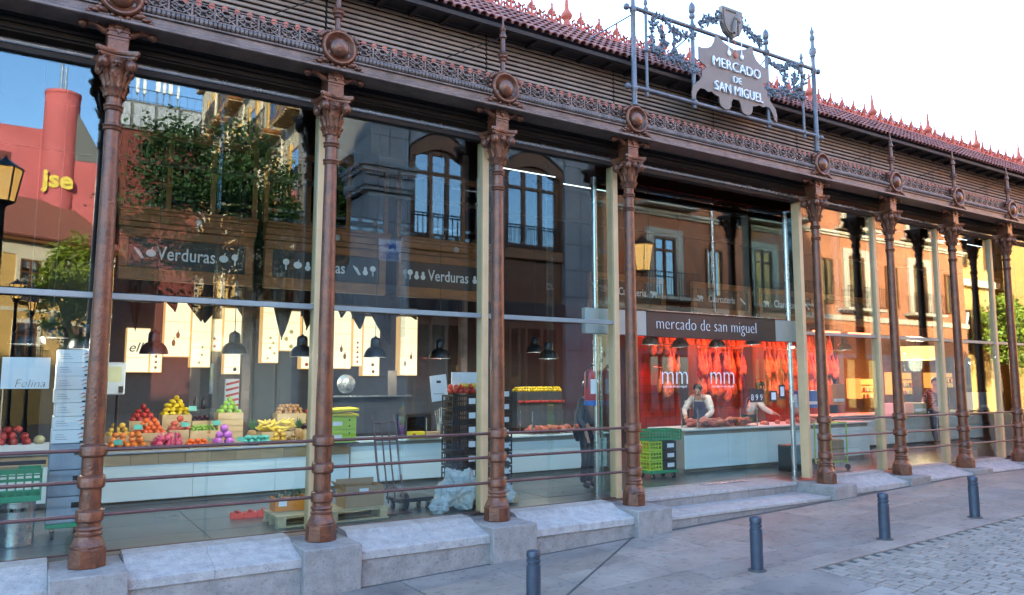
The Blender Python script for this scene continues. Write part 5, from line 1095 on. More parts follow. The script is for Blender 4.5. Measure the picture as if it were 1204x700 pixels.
o = MB().box(12.3, 12.75, 1.3, 1.6, .01, .5, .01).build('dark_bin', 'black_plastic', None, 0); tag(o, 'black bin beside the right steel door post', 'bin')
for k, (X, z, w, h, m_) in enumerate(((15.2, 1.3, .5, .4, 'blue_gloss'), (16.2, 1.35, .5, .5, 'orange_card'), (18.7, 1.0, .5, .35, 'paper'), (19.6, 1.05, .6, .3, 'screen_beige'), (22.9, 1.1, .6, .5, 'grey_plastic'))):
    o = MB().box(X, X+w, 3.1, 3.5, z-.2, z-.2+h, .01).build('goods_box', m_, None, 0); tag(o, ['blue', 'orange', 'white', 'beige', 'grey'][k]+' box of goods on the counters right of the entrance', 'box'); o2 = MB().box(X+.05, X+w-.05, 3.094, 3.0985, z-.12, z-.05).mesh('paper_label', 'letter_white', 0); obj('paper_label', o2, o)
# ---------------------------------------------------------------- people inside
def person(label, loc, rz, J, shirt, legs, h=1.0, extra=None, hairlen=0):
    t = thing('person', label, 'person', loc, rz); t.scale = (h, h, h)
    E_ = [('pelvis', 'belly'), ('belly', 'chest'), ('chest', 'neck'), ('neck', 'jaw'), ('jaw', 'skull'), ('skull', 'crown')]
    Rr = dict(pelvis=.13, belly=.125, chest=.14, neck=.055, jaw=.07, skull=.09, crown=.06, hip=.085, knee=.06, ankle=.042, heel=.045, toe=.035, shoulder=.06, elbow=.042, wrist=.03, palm=.034)
    P = dict(J)
    for s in 'LR':
        E_ += [('pelvis', 'hip'+s), ('hip'+s, 'knee'+s), ('knee'+s, 'ankle'+s), ('ankle'+s, 'toe'+s), ('chest', 'shoulder'+s), ('shoulder'+s, 'elbow'+s), ('elbow'+s, 'wrist'+s), ('wrist'+s, 'palm'+s)]
        w, pa = Vector(P['wrist'+s]), Vector(P['palm'+s]); d_ = (pa-w).normalized(); sd = d_.cross(Vector((0, 0, 1))).normalized() if abs(d_.z) < .9 else Vector((1, 0, 0))
        for k in range(4):
            b0 = pa+sd*(k-1.5)*.02+d_*.03; P['fa%d%s' % (k, s)] = b0; P['fb%d%s' % (k, s)] = b0+d_*(.035-.004*abs(k-1.5))+Vector((0, 0, -.008)); P['fc%d%s' % (k, s)] = b0+d_*(.058-.006*abs(k-1.5))+Vector((0, 0, -.026)); E_ += [('palm'+s, 'fa%d%s' % (k, s)), ('fa%d%s' % (k, s), 'fb%d%s' % (k, s)), ('fb%d%s' % (k, s), 'fc%d%s' % (k, s))]
        P['ta'+s] = w.lerp(pa, .5)+sd*-.038; P['tb'+s] = P['ta'+s]+d_*.035+sd*-.012; E_ += [('palm'+s, 'ta'+s), ('ta'+s, 'tb'+s)]
    def rad(n):
        if n[:2] in ('fa', 'fb', 'fc', 'ta', 'tb'): return .009
        return Rr.get(n, Rr.get(n[:-1], .05))
    def skin(name, edges, m, grow=0., par=t, sub=2, over={}):
        ns = sorted({n for e in edges for n in e}, key=lambda n: 0 if n == 'pelvis' else 1 if n == 'chest' else 2)
        me = bpy.data.meshes.new(name); me.from_pydata([tuple(P[n]) for n in ns], [(ns.index(a), ns.index(b)) for a, b in edges], [])
        o = obj(name, me, par); o.modifiers.new('Skin', 'SKIN'); o.modifiers.new('Sub', 'SUBSURF').levels = sub; o.modifiers['Sub'].render_levels = sub
        sv = me.skin_vertices[0].data
        for i, n in enumerate(ns):
            r_ = over.get(n, over.get(n[:-1], rad(n)+grow)); wide = 1.25 if n in ('pelvis', 'belly', 'chest') else 1
            sv[i].radius = (r_*wide, r_*.85 if wide > 1 else r_); sv[i].use_root = i == 0
        me.materials.append(MT[m]); o.modifiers['Skin'].use_smooth_shade = True
        return o
    skin('body', E_, 'skin')
    up_ = [e for e in E_ if e in (('pelvis', 'belly'), ('belly', 'chest')) or e[0] == 'chest' and e[1] != 'neck' or e[0].startswith('shoulder') or (e[0].startswith('elbow'))]
    skin('shirt', up_, shirt, .02)
    skin('trousers', [e for e in E_ if e[1].startswith('hip') or e[0].startswith('hip') or e[0].startswith('knee')], legs, .018, over=dict(ankle=.065))
    skin('shoes_pair' if False else 'left_shoe', [('ankleL', 'toeL')], 'shoe', .012, sub=1); skin('right_shoe', [('ankleR', 'toeR')], 'shoe', .012, sub=1)
    sk = Vector(P['skull']); fw = Vector(P['face']) if 'face' in P else Vector((0, -1, 0))
    b = MB().ball(sk+Vector((0, 0, .03))-fw*.018, .108, 16, 12, (.93, 1.02, 1.05)); keep = [f for f in b.f if (sum((Vector(b.v[i]) for i in f), Vector())/len(f)-sk).dot(fw) < .045+.5*max(0, (sum(b.v[i][2] for i in f)/len(f)-sk.z-.05)) and sum(b.v[i][2] for i in f)/len(f) > sk.z-.05-hairlen]
    b.f = keep; obj('hair', b.mesh('hair', 'hair', 60), t)
    sd = fw.cross(Vector((0, 0, 1))).normalized(); f_ = MB()
    for s in (-1, 1): f_.ball(sk+fw*.083+sd*s*.032+Vector((0, 0, .0)), .011, 7, 5)
    f_.tube([tuple(sk+fw*.062+Vector((0, 0, -.062))-sd*.024), tuple(sk+fw*.078+Vector((0, 0, -.064))), tuple(sk+fw*.062+Vector((0, 0, -.062))+sd*.024)], .006, 5)
    obj('eyes_and_mouth', f_.mesh('eyes_and_mouth', 'hair', 60), t)
    n_ = MB().tube([tuple(sk+fw*.082+Vector((0, 0, .005))), tuple(sk+fw*.108+Vector((0, 0, -.03)))], [.009, .015], 7)
    for s in (-1, 1): n_.ball(sk+sd*s*.092+Vector((0, 0, -.01)), .024, 8, 6, (.5, .8, 1.2))
    obj('nose_and_ears', n_.mesh('nose_and_ears', 'skin', 60), t)
    return t, P, skin
def J0(lean=0, **kw):
    c_, s_ = math.cos(lean), math.sin(lean)
    def up(x, y, z):              # bend forward (to -y) about the pelvis
        dz = z-.95; return (x, y*c_-dz*s_, .95+dz*c_+y*s_)
    J = dict(pelvis=(0, 0, .95), belly=up(0, .01, 1.1), chest=up(0, .01, 1.33), neck=up(0, -.01, 1.5), jaw=up(0, -.03, 1.57), skull=up(0, -.025, 1.645), crown=up(0, -.01, 1.70))
    for s, k in (('L', 1), ('R', -1)):
        J.update({'hip'+s: (.1*k, 0, .88), 'knee'+s: (.11*k, -.03, .48), 'ankle'+s: (.11*k, .03, .09), 'toe'+s: (.12*k, -.13, .045), 'shoulder'+s: up(.185*k, .01, 1.42)})
        J.update({'elbow'+s: up(.25*k, .03, 1.14), 'wrist'+s: up(.25*k, -.1, .93), 'palm'+s: up(.25*k, -.13, .86)})
    J.update(kw); return J
def apron(t, P):
    c_, b_, p_ = Vector(P['chest']), Vector(P['belly']), Vector(P['pelvis']); v = []
    for q, w, o_ in ((c_, .11, -.17), (b_, .15, -.165), (p_, .17, -.17), (p_+Vector((0, 0, -.42)), .18, -.16)):
        for k in range(5): u = k/4*2-1; v.append((q.x+u*w, q.y+o_+.05*u*u, q.z))
    b = MB(); n = len(v); b.add(v+[(x, y+.006, z) for x, y, z in v], [(j*5+k, j*5+k+1, j*5+k+6, j*5+k+5) for j in range(3) for k in range(4)]+[(n+j*5+k, n+j*5+k+5, n+j*5+k+6, n+j*5+k+1) for j in range(3) for k in range(4)])
    obj('apron', b.mesh('apron', 'apron', 60), t)
    st = MB(); s_ = Vector(P['shoulderL']).lerp(Vector(P['shoulderR']), .5)
    for k in (-1, 1): st.tube([c_+Vector((.09*k, -.17, .02)), s_+Vector((.08*k, -.03, .09)), c_+Vector((-.07*k, .17, 0)), b_+Vector((-.13*k, .13, -.02))], .012, 5)
    obj('apron_strap', st.mesh('apron_strap', 'apron', 60), t)
JA = J0(.55); JA.update({'elbowR': (-.3, -.42, 1.08), 'wristR': (-.22, -.62, .98), 'palmR': (-.2, -.69, .96), 'elbowL': (.3, -.40, 1.06), 'wristL': (.2, -.6, .96), 'palmL': (.17, -.67, .95), 'face': (0, -.8, -.6)})
t, P, _ = person('butcher with dark apron straps bending over the meat, below the left door logo', (12.55, 3.75, 0), R(-60), JA, 'shirt_white', 'trousers_dark'); apron(t, P)
JB = J0(.35); JB.update({'elbowR': (-.3, -.3, 1.1), 'wristR': (-.18, -.5, 1.0), 'palmR': (-.15, -.57, .98), 'elbowL': (.3, -.3, 1.1), 'wristL': (.2, -.5, 1.0), 'palmL': (.18, -.57, .98), 'face': (0, -.85, -.5)})
t, P, _ = person('second butcher in a pale shirt bending behind the door stickers', (14.0, 3.7, 0), R(40), JB, 'shirt_white', 'trousers_dark'); apron(t, P)
JC = J0(.02); JC.update({'hipL': (.1, -.02, .88), 'kneeL': (.11, -.16, .5), 'ankleL': (.11, -.14, .1), 'toeL': (.12, -.31, .06), 'kneeR': (-.11, .02, .47), 'ankleR': (-.11, .22, .12), 'toeR': (-.12, .08, .045), 'elbowL': (.27, .1, 1.15), 'wristL': (.26, .02, .92), 'palmL': (.26, -.01, .85), 'elbowR': (-.28, -.1, 1.17), 'wristR': (-.24, -.36, 1.12), 'palmR': (-.22, -.43, 1.12), 'face': (0, -1, 0)})
t, P, _ = person('person in checked shirt and blue jeans walking inside at the right', (20.6, 3.05, 0), R(-75), JC, 'plaid', 'jeans', 1.02)
b = MB().tube([(.2, .05, 1.45), (.05, -.17, 1.2), (-.2, -.1, .95), (-.26, .06, .9)], .014, 6); obj('bag_strap', b.mesh('bag_strap', 'hair', 60), t)
b = MB().box(-.34, -.24, -.1, .16, .78, 1.0, .03); obj('shoulder_bag', b.mesh('shoulder_bag', 'hair', 60), t)
t, P, _ = person('person in dark trousers standing behind the left steel door post', (7.70, 1.62, 0), R(25), J0(.03), 'trousers_dark', 'trousers_dark', .98)
# ---------------------------------------------------------------- the square opposite (seen mirrored in the glass)
mat('stone', (.31, .305, .31), (.22, .215, .225), 1.2, .85, 0, .4, 20, rnd=.08, grime=.25)
mat('salmon', (.48, .18, .08), (.34, .125, .06), .8, .85, 0, .15, 30, grime=.12)
mat('cream_stone', (.52, .45, .34), (.44, .37, .28), 1.5, .8, 0, .2, 20)
mat('pink_wall', (.54, .13, .15), (.42, .095, .105), .45, .85, grime=.3)
mat('yellow_wall', (.62, .40, .14), (.54, .34, .12), .7, .85, grime=.1)
mat('white_wall', (.68, .62, .50), (.60, .54, .43), .7, .85, grime=.1)
mat('slate', (.10, .11, .12), None, 2, .6); mat('window_wood', (.20, .075, .025), (.12, .045, .017), 3, .5)
mat('red_dark', (.13, .025, .024), None, 1, .8); mat('graffiti', (.75, .60, .10), None, 2, .7)
mat('lantern_glow', (.9, .7, .4), None, 3, .5, em=(1, .42, .05), es=.55)
mat('lantern_core', (1, .9, .7), None, 3, .5, em=(1, .72, .3), es=4)
mat('lantern_milk', (.8, .8, .75), None, 3, .5)
BK = MB().box(-.5, .5, -.5, .5, -.5, .5).mesh('stone_block', 'stone', 0)
def railing(par, x0, x1, y, z0, h, step=.14, name='balcony_railing'):
    b = MB(); b.box(x0, x1, y-.02, y+.02, z0+h-.04, z0+h); b.box(x0, x1, y-.012, y+.012, z0+.06, z0+.085); n = int((x1-x0)/step)
    for k in range(n+1): u = x0+(x1-x0)*k/n; b.box(u-.009, u+.009, y-.009, y+.009, z0, z0+h-.04)
    return b.build(name, 'black_metal', par, 0)
def window(par, x0, x1, y, z0, z1, lights=2, frame='window_wood', pane='window_glass', d=1, trans=None, fw=.09):
    """y: plane of the wall; d=+1 faces +y"""
    w = obj('window', None, par); ya, yb = sorted((y, y+d*.10)); m_ = MB()
    m_.box(x0, x1, ya, yb, z0, z0+fw); m_.box(x0, x1, ya, yb, z1-fw, z1)
    for k in range(lights+1): u = x0+(x1-x0-fw)*k/lights; m_.box(u, u+fw, ya+.001, yb-.001, z0+fw+.001, z1-fw-.001)
    if trans: m_.box(x0+fw, x1-fw, ya+.002, yb-.002, trans-.05, trans+.05)
    m_.build('frame', frame, w, 0)
    for k in range(lights):
        u = x0+(x1-x0-fw)*k/lights+fw; v = x0+(x1-x0-fw)*(k+1)/lights; MB().box(u+.001, v-.001, y+d*.03-.004, y+d*.03+.004, z0+fw, z1-fw).build('pane', pane, w, 0)
    return w
Yf = -12.8
sb = thing('stone_building', 'grey stone corner building with arched wooden windows, reflected in the third and fourth bays', 'building', (13, Yf, gz(13)))
MB().box(8.75, 17.4, -21, Yf-.25, -1, 16).build('wall', 'stone', sb, 0)
def blocks(x0, x1, z0, z1, y0, y1, bw, bh):
    z = z0; r_ = 0
    while z < z1-.05:
        h_ = min(bh, z1-z); x = x0
        n_ = max(1, round((x1-x0)/bw))
        for k in range(n_):
            w_ = (x1-x0)/n_; o = obj('stone_block', BK, sb, (0, 0, 0)); o.location = (x+w_*(k+.5)-13, (y0+y1)/2-Yf, z+h_/2-gz(13)); o.scale = (w_-.02, y1-y0, h_-.02)
        z += bh
blocks(8.5, 9.9, -1, 7.5, Yf-1.4, Yf+.16, 1.4, .95); blocks(8.55, 9.85, 8.4, 15, Yf-1.3, Yf+.08, .65, .95)
blocks(12.15, 13.42, -1, 15, Yf-.24, Yf+.10, .65, .95); blocks(15.95, 17.35, -1, 15, Yf-.24, Yf+.10, .70, .95)
for k, (z, p) in enumerate(((7.55, .22), (7.68, .3), (8.1, .42), (8.25, .5))): MB().box(8.5-p*.7, 9.9+p*.2, Yf-1.5, Yf+p, z, z+(.12 if k != 1 else .40)).build('pilaster_cornice', 'stone', sb, 0)
dn = MB()
for k in range(14): dn.box(8.35+k*.115, 8.41+k*.115, Yf+.31, Yf+.40, 7.98, 8.09)
dn.build('dentils', 'stone', sb, 0)
for x0, x1 in ((9.93, 12.12), (13.46, 15.92)):
    MB().box(x0, x1, Yf-.245, Yf-.1, -1, 6.25).build('timber_panel', 'window_wood', sb, 0); MB().box(x0, x1, Yf-.1, Yf+.05, 5.9, 6.28, .03).build('timber_cornice', 'stall_wood', sb, 0)
    MB().box(x0, x0+.1, Yf-.24, Yf-.02, 6.29, 9.2).build('timber_jamb', 'window_wood', sb, 0); MB().box(x1-.1, x1, Yf-.24, Yf-.02, 6.29, 9.2).build('timber_jamb', 'window_wood', sb, 0)
    arc = [(x0, 9.2)]+[(x0+(x1-x0)*k/12, 9.2+.55*math.sin(math.pi*k/12)) for k in range(13)]+[(x1, 9.2)]; arc = [(x0, 8.95), (x0, 9.2)]+arc[1:-1]+[(x1, 9.2), (x1, 8.95)]+[(x1-.24-(x1-x0-.48)*k/10, 8.95+.3*math.sin(math.pi*k/10)) for k in range(11)]
    MB().prism(arc, Yf-.24, Yf, 'xz').build('arched_head', 'window_wood', sb, 0)
    MB().prism([(x0-.02, 9.25)]+[(x0-.02+(x1-x0+.04)*k/12, 9.25+.57*math.sin(math.pi*k/12)) for k in range(13)]+[(x1+.02, 9.25), (x1+.02, 16), (x0-.02, 16)], Yf-.235, Yf+.06, 'xz').build('spandrel', 'stone', sb, 0)
    window(sb, x0+.11, x1-.11, Yf-.2, 6.33, 9.2, 3, 'window_wood', 'window_glass', 1, 8.45, .13)
    railing(sb, x0+.1, x1-.1, Yf+.02, 6.3, .8, .17)
    window(sb, x0+.2, x1-.2, Yf-.1, .2, 3.6, 3, 'window_wood', 'window_glass', 1)
    MB().box(x0, x1, Yf-.1, Yf+.12, 3.9, 4.4).build('shop_board', 'signboard', sb, 0)
pq = MB().box(8.86, 9.58, Yf+.165, Yf+.2, 5.38, 6.05).build('street_plaque', 'paper', sb, 0)
for k, s_ in enumerate(('PLAZA DE', 'SAN MIGUEL')):
    obj('lettering', text_mesh(s_, .13, 'blue_gloss', .004, .9), pq, (9.22-13, .215, 5.62-k*.13-gz(13)), (R(90), 0, R(180)))
b = MB(); 
for k in range(6): b.ball((9.08+.06*k, Yf+.205, 5.85+.04*math.sin(k*2)), .055, 8, 6, (1, .1, 1.2))
b.build('picture', 'blue_gloss', pq, 40)
for y0 in (-15.6, -18.6):
    w = obj('window', None, sb); b = MB(); 
    b.box(8.62, 8.78, y0-.9, y0+.9, 5.6, 9.2); b.build('frame', 'window_wood', w, 0)
    for k in range(2): MB().box(8.6, 8.61, y0-.75+k*.78, y0-.05+k*.78, 5.75, 9.05).build('pane', 'window_glass', w, 0)
# terracotta street house with balconies
sa = thing('salmon_house', 'salmon plastered house with cream door surrounds and balconies, reflected right of the entrance column', 'building', (30, Yf, gz(15)))
MB().box(17.45, 43, -22, Yf, -1, 13.5).build('wall', 'salmon', sa, 0)
for z, p, h in ((8.52, .1, .1), (8.62, .2, .12), (4.55, .1, .25), (12.9, .4, .3)): MB().box(17.45, 43.1, Yf, Yf+p, z, z+h).build('string_course', 'cream_stone', sa, 0)
MB().box(17.45, 43, Yf, Yf+.06, -1, 3.0).build('ground_storey', 'stone', sa, 0)
MB().cyl((24.7, Yf+.12, -.2), (24.7, Yf+.12, 13), .07, n=10).build('drainpipe', 'steel', sa); MB().cyl((35.9, Yf+.12, -.2), (35.9, Yf+.12, 13), .07, n=10).build('drainpipe', 'steel', sa)
for i, X in enumerate((21.95, 28.0, 33.2, 38.6)):
    for z0, z1 in ((5.15, 7.65), (9.0, 11.6)):
        for a, b_ in ((X-1.02, X-.62), (X+.62, X+1.02)): MB().box(a, b_, Yf, Yf+.11, z0, z1+.35).build('door_surround', 'cream_stone', sa, 0)
        MB().box(X-.619, X+.619, Yf, Yf+.10, z1+.0, z1+.35).build('lintel', 'cream_stone', sa, 0)
        orn = MB(); 
        for k in range(9): orn.ball((X-.4+k*.1, Yf+.11, z1+.17+.03*math.sin(k*2.2)), .05, 7, 5, (1.2, .5, .8))
        orn.build('relief', 'cream_stone', sa, 50)
        window(sa, X-.61, X+.61, Yf, z0, z1-.01, 2, 'window_wood', 'window_glass', 1, z1-.55)
        MB().box(X-1.5, X+1.5, Yf, Yf+.6, z0-.16, z0-.02, .02).build('balcony_slab', 'cream_stone', sa, 0); railing(sa, X-1.45, X+1.45, Yf+.56, z0-.02, 1.0)
    if i < 3: window(sa, X-1.3, X+1.3, Yf+.06, .4, 2.8, 3, 'window_wood', 'window_glass', 1)
    for X2 in (X+2.9,):
        if X2 < 42: window(sa, X2-.5, X2+.5, Yf, 5.3, 7.4, 2, 'window_wood', 'window_glass', 1)
# lit balcony building round the corner
bb = thing('balcony_building', 'tall sunlit cream building with brown-bottomed balconies, reflected above the plaza tree', 'building', (9.8, -33, 0))
MB().box(9.4, 20, -47, -21.05, -1.5, 22).build('wall', 'white_wall', bb, 0); MB().box(9.0, 20, -47.2, -21.05, 22, 22.4).build('cornice', 'cream_stone', bb, 0)
for k, Y in enumerate((-23.5, -27.5, -31.5, -35.5, -39.5, -43.5)):
    for z in (5, 9.2, 13.4, 17.6):
        for a, b_ in ((Y-1.0, Y-.65), (Y+.65, Y+1.0)): MB().box(9.28, 9.4, a, b_, z, z+3).build('surround', 'yellow_wall', bb, 0)
        w = obj('window', None, bb); MB().box(9.36, 9.42, Y-.649, Y+.649, z, z+2.7).build('shutter', 'window_wood', w, 0); 
        for s_ in (-1, 1): MB().box(9.34, 9.352, Y+.32*s_-.27, Y+.32*s_+.27, z+.15, z+2.55).build('pane', 'window_glass', w, 0)
        sl_ = obj('balcony', None, bb); MB().box(8.55, 9.4, Y-1.5, Y+1.5, z-.2, z-.05).build('slab', 'stall_wood', sl_, 0)
        bt = MB(); 
        for q in range(9): bt.box(8.56, 9.39, Y-1.45+q*.34, Y-1.33+q*.34, z-.28, z-.2005)
        bt.build('joists', 'pine', sl_, 0)
        rb = MB(); rb.box(8.56, 8.6, Y-1.48, Y+1.48, z+.9, z+.95)
        for q in range(20): rb.box(8.57, 8.59, Y-1.48+q*.154, Y-1.46+q*.154, z-.05, z+.9)
        rb.build('railing', 'black_metal', sl_, 0)
    MB().cyl((9.3, Y+2, -1), (9.3, Y+2, 22), .07, n=8).build('drainpipe', 'white_wall', bb)
# yellow house, turned towards the square
ya = -math.atan2(.49, .87)
yh = thing('yellow_house', 'yellow house with white window trims and tiled roof, reflected at the left edge', 'building', (.6, -39.4, -1.0), ya)
def L(mb_, n_, m_, par=yh, sm=0): return obj(n_, mb_.mesh(n_, m_, sm), par)
L(MB().box(-11, 3.9, -10, 0, -1, 10.1), 'wall', 'yellow_wall'); L(MB().box(-11.3, 4.1, -10, .45, 10.1, 10.35), 'eave', 'window_wood'); L(MB().box(-11, 3.9, 0, .06, 9.4, 10.09), 'white_band', 'white_wall'); L(MB().box(-11, 3.9, .0, .05, 6.4, 6.6), 'white_band', 'white_wall')
rf = L(MB().prism([(.55, 10.3), (-5, 13.6), (-10.5, 10.3)], -11.5, 4.2, 'yz'), 'roof', 'tile'); rt = MB()
for k in range(75):
    X = -11.4+k*.207; rt.cyl((X, .5, 10.36), (X, -4.95, 13.62), .085, n=6)
tag(L(rt, 'roof_tiles', 'tile', rf, 50), kind='stuff')
for X in (-9, -6.2, -3.6, -.9, 1.7):
    for z in (3.6, 7.0):
        wv_ = obj('window', None, yh); 
        b = MB(); b.box(X-.75, X-.55, .0, .08, z-.1, z+2.2); b.box(X+.55, X+.75, 0, .08, z-.1, z+2.2); b.box(X-.75, X+.75, 0, .08, z+2.2, z+2.4); L(b, 'trim', 'white_wall', wv_)
        b = MB(); b.box(X-.55, X-.47, .01, .06, z, z+2.2); b.box(X+.47, X+.55, .01, .06, z, z+2.2); b.box(X-.04, X+.04, .01, .06, z, z+2.2); b.box(X-.47, X+.47, .01, .06, z+2.1, z+2.2); b.box(X-.47, X+.47, .012, .055, z+1.5, z+1.56); L(b, 'frame', 'window_wood', wv_)
        L(MB().box(X-.46, X+.46, .015, .03, z, z+2.1), 'pane', 'window_glass', wv_); b = MB(); b.box(X-.8, X+.8, .3, .33, z+.9, z+.94)
        for q in range(12): b.box(X-.8+q*.143, X-.78+q*.143, .3, .32, z-.1, z+.9)
        b.box(X-.8, X+.8, .0, .34, z-.14, z-.09); L(b, 'balcony_railing', 'black_metal', wv_)
# pink house with the round tower
pk = thing('pink_tower_house', 'pink red house with round tower and graffiti, reflected against blue sky at upper left', 'building', (1.0, -46, -1))
MB().box(-3.0, .4, -52, -45.5, -1, 17.3).build('left_block', 'pink_wall', pk, 0); MB().lathe([(.98, -1), (.98, 19.6), (1.03, 19.62), (1.03, 19.8), (.9, 19.85)], (.92, -45.6, 0), 32).build('round_tower', 'pink_wall', pk, 40)
MB().box(1.6, 3.4, -50, -45.1, -1, 15.5).build('front_block', 'pink_wall', pk, 0); MB().prism([(1.55, 15.5), (3.5, 15.5), (1.75, 18.6)], -50, -45.05, 'xz').build('gable', 'slate', pk, 0); MB().box(2.95, 3.4, -45.1, -45.0, 8, 14.5).build('yellow_strip', 'white_wall', pk, 0)
MB().box(3.4, 13, -54, -47.5, -1, 18.8).build('rear_block', 'red_dark', pk, 0); MB().box(3.4, 13, -53.5, -47.3, 18.8, 20.8).build('slate_top', 'slate', pk, 0)
for k in range(6): MB().box(3.6+k*1.5, 4.9+k*1.5, -47.28, -47.2, 19.0, 20.6).build('roof_panel', 'grey_plastic', pk, 0)
g_ = railing(pk, 3.4, 13, -47.3, 20.8, .9, .5, 'roof_railing')
obj('graffiti', text_mesh('jse', 1.5, 'graffiti', .02, 1.0, .05), pk, (-.1, 1.45, 15.0), (R(90), 0, R(180)), (-1, 1, 1))
for X in (.75, 1.0): MB().cyl((X, -45.6, 19.8), (X, -45.6, 22.3-(X-.75)*3), .1, n=10).build('flue', 'steel', pk)
b = MB().cyl((.75, -45.6, 22.3), (.75, -45.6, 22.7), .16, n=10).build('cowl', 'black_metal', pk); MB().box(-2.4, -1.6, -45.55, -45.45, 13.2, 15.6).build('window', 'red_dark', pk, 0)
an = thing('antenna_mast', 'cluster of white phone antennas on the slate roof, reflected at upper left', 'antenna', (6.2, -48, 20.8))
for k, (X, h_, w_) in enumerate(((5.3, 2.2, .22), (5.75, 2.0, .2), (6.6, 3.0, .3), (7.0, 2.8, .22), (7.4, 2.9, .26), (7.9, 2.3, .16))): MB().cyl((X, -48, 20.8), (X, -48, 20.8+h_), .05, n=6).build('pole', 'steel', an); MB().box(X-w_/2, X+w_/2, -47.9, -47.75, 20.8+h_*.35, 20.8+h_, .02).build('panel', 'letter_white', an, 0)
# pale building at the far end of the street
pe = thing('end_house', 'pale yellow sunlit house reflected at the right edge', 'building', (56, -15, 0))
MB().box(44.5, 66, -26, -15.0, -1, 15).build('wall', 'yellow_wall', pe, 0); MB().box(44.3, 66, -15, -14.6, 7.4, 7.8).build('string_course', 'white_wall', pe, 0)
for X in (47, 50.5, 54, 57.5, 61): 
    for z in (3.4, 8.6): window(pe, X-.7, X+.7, -15.0, z, z+2.6, 2, 'window_wood', 'window_glass', 1); railing(pe, X-1, X+1, -14.5, z, .95)
rb_ = thing('added_shade_row', 'unseen tall house row added behind the market to shade the facades opposite', 'building', (-27, 30, 0))  # added block, out of view, keeps the sun off the lower facades opposite
MB().box(-62, 5, 28, 40, -1, 20.5).build('wall', 'cream_stone', rb_, 0); MB().prism([(27.6, 20.5), (34, 22.5), (40.4, 20.5)], -62.3, 5.3, 'yz').build('roof', 'tile', rb_, 0)
se = thing('added_bounce_house', 'unseen sunlit yellow house added beyond the right edge to bounce warm light', 'building', (53, -3, 0))  # added out of view: its sunlit wall throws warm light on the columns
MB().box(50, 60, -14, 10, -1, 14).build('wall', 'yellow_wall', se, 0); MB().box(49.8, 60, -14.2, 10.2, 14, 14.5).build('cornice', 'white_wall', se, 0)
# ---------------------------------------------------------------- lanterns
def lantern(name, label, p, hgt, post=True, lit=True, wall=None):
    x, y, z = p; t = thing(name, label, 'street lamp', (x, y, gz(x) if post else z)); s = hgt
    b = MB(); r0, r1 = .26*s, .40*s
    for k in range(6): a = R(60*k); b.cyl((x+r0*math.cos(a), y+r0*math.sin(a), z), (x+r1*math.cos(a), y+r1*math.sin(a), z+.85*s), .018, n=5)
    b.lathe([(r0*1.05, -.03), (r0*1.05, .0)], (x, y, z), 6); b.lathe([(r1*1.1, .85*s), (r1*1.08, .88*s), (r1*.6, 1.0*s), (.06*s, 1.12*s), (.02, 1.2*s)], (x, y, z), 6); b.lathe([(.03, -.16), (.08, -.1), (r0, -.031)], (x, y, z), 10); b.build('cage', 'black_metal', t, 30)
    gl = MB()
    for k in range(6):
        a, c_ = R(60*k), R(60*k+60); v = [(x+r*math.cos(q), y+r*math.sin(q), zz) for r, q, zz in ((r0*.97, a, z+.01), (r0*.97, c_, z+.01), (r1*.97, c_, z+.84*s), (r1*.97, a, z+.84*s))]; gl.add(v, [(0, 1, 2, 3)])
    gl.build('glazing', 'lantern_glow' if lit else 'lantern_milk', t, 0)
    if lit: MB().ball((x, y, z+.4*s), r1*1.02, 12, 8, (.62, .62, .62)).build('lamp_globe', 'lantern_core', t, 60)
    if post:
        MB().lathe([(.16, gz(x)), (.16, gz(x)+.3), (.11, gz(x)+.4), (.08, gz(x)+1), (.055, gz(x)+1.2), (.045, z-.2), (.06, z-.16), (.04, z-.13)], (x, y, 0), 14).build('post', 'black_metal', t)
    else: MB().tube([(x, y, z-.14), (x, y-.15, z-.3), (x, wall, z-.2)], .03, 8).build('bracket', 'black_metal', t); MB().tube([(x, y-.1, z-.25), (x, y-.4, z-.5), (x, wall, z-.75)], .02, 8).build('scroll', 'black_metal', t)
    return t
lantern('wall_lantern', 'glowing wall lantern reflected on the salmon house, left of the cream door', (19.95, -11.9, 6.0), 1.15, False, True, -12.8)
lantern('lamp_post', 'glowing lamp reflected at the far left edge, high up', (-.62, -9.35, 5.35), .78)
lantern('lamp_post', 'glowing lamp reflected low at the left edge below the yellow house windows', (-.42, -19.3, 4.3), .5); lantern('lamp_post', 'small amber lamp reflected beside the young tree at the left', (.02, -19.6, 3.95), .32)
lantern('wall_lantern', 'unlit milky lantern reflected near the right edge', (45.4, -14.2, 4.9), .9, False, False, -15)
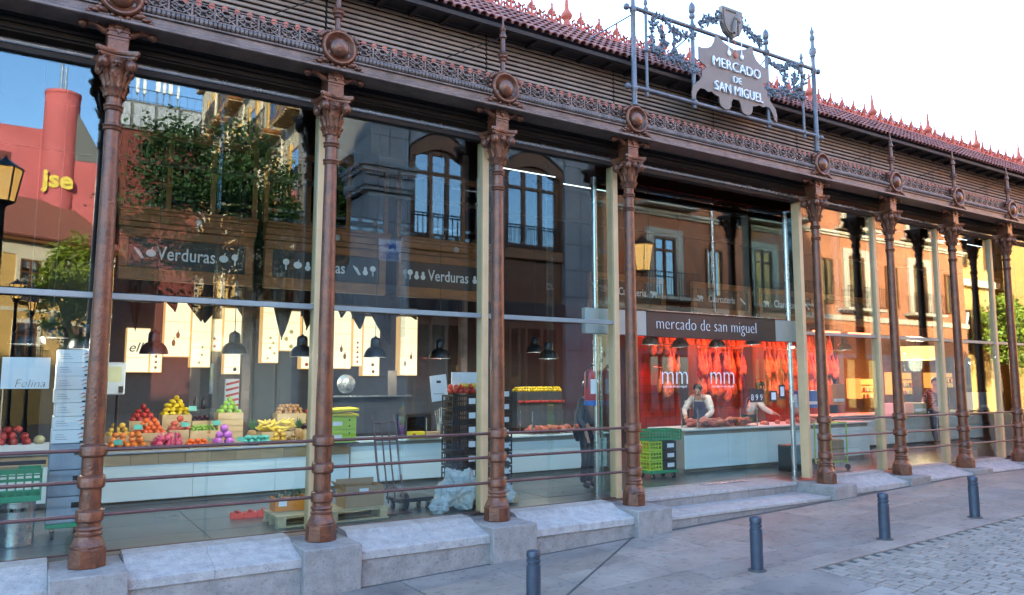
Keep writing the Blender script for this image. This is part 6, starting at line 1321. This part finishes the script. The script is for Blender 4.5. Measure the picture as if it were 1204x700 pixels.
# ---------------------------------------------------------------- trees
def tree(label, p, cr, cc, n, leaf, m, trunk_r, seed):
    x, y, z = p; rg_ = random.Random(seed); t = thing('plaza_tree', label, 'tree', p)
    b = MB(); b.tube([(x, y, z-.2), (x+.05, y, z+1.2), (x-.05, y+.05, cc[2]-cr[2]*.5), (x, y, cc[2])], [trunk_r*1.3, trunk_r, trunk_r*.8, trunk_r*.4], 10); tips = []
    for k in range(16):
        a = rg_.uniform(0, 6.28); el = rg_.uniform(-.2, 1.2); d_ = Vector((math.cos(a)*math.cos(el)*cr[0], math.sin(a)*math.cos(el)*cr[1], math.sin(el)*cr[2]))*rg_.uniform(.6, .92); s_ = Vector((x, y, cc[2]-cr[2]*rg_.uniform(.1, .6))); e = Vector(cc)+d_
        b.tube([s_, s_.lerp(e, .5)+Vector((0, 0, .2)), e], [trunk_r*.4, trunk_r*.22, .015], 6); tips += [e, s_.lerp(e, .7)]
    b.build('trunk', 'bark', t, 50); f = MB(); cl = []
    for k in range(70):
        while True:
            q = Vector((rg_.uniform(-1, 1), rg_.uniform(-1, 1), rg_.uniform(-1, 1)))
            if .35 < q.length < 1: break
        cl.append((Vector(cc)+Vector((q.x*cr[0], q.y*cr[1], q.z*cr[2])), rg_.uniform(.35, .75)*min(cr)*.5))
    cl += [(e, .3*min(cr)) for e in tips]; V_ = []; F_ = []
    for k in range(n):
        c_, r_ = rg_.choice(cl); q = Vector((rg_.gauss(0, .5), rg_.gauss(0, .5), rg_.gauss(0, .42)))*r_; p_ = c_+q; a = Vector((rg_.gauss(0, 1), rg_.gauss(0, 1), rg_.gauss(0, .6))).normalized()*leaf*rg_.uniform(.6, 1.2); s_ = a.cross(Vector((rg_.gauss(0, 1), rg_.gauss(0, 1), 1))).normalized()*leaf*.45; i = len(V_); V_ += [p_, p_+a*.5+s_, p_+a, p_+a*.5-s_]; F_.append((i, i+1, i+2, i+3))
    me = bpy.data.meshes.new('crown'); ox = WL[t.name]; me.from_pydata([(v[0]-ox[0], v[1]-ox[1], v[2]-ox[2]) for v in V_], [], F_); me.materials.append(MT[m]); obj('crown', me, t)
mat('bark', (.10, .075, .055), None, 5, .9, 0, .6, 20)
mat('leaf_dark', (.035, .085, .025), (.018, .05, .015), .9, .5); mat('leaf_light', (.24, .30, .025), (.12, .19, .02), 1.2, .5)
tree('large dark green tree on the square, reflected above the Verduras board', (5.6, -21.2, gz(5)), (3.3, 2.6, 3.7), (5.6, -21.2, 8.0), 22000, .15, 'leaf_dark', .22, 1)
tree('young yellow-green tree reflected left of the leftmost column', (1.35, -28.6, gz(1)), (1.35, 1.3, 2.5), (1.35, -28.6, 5.4), 7000, .15, 'leaf_light', .1, 2)
tree('green tree reflected near the right edge', (47.8, -13.6, gz(15)), (2.2, 1.6, 2.4), (47.8, -12.6, 4.6), 6000, .2, 'leaf_light', .15, 3)
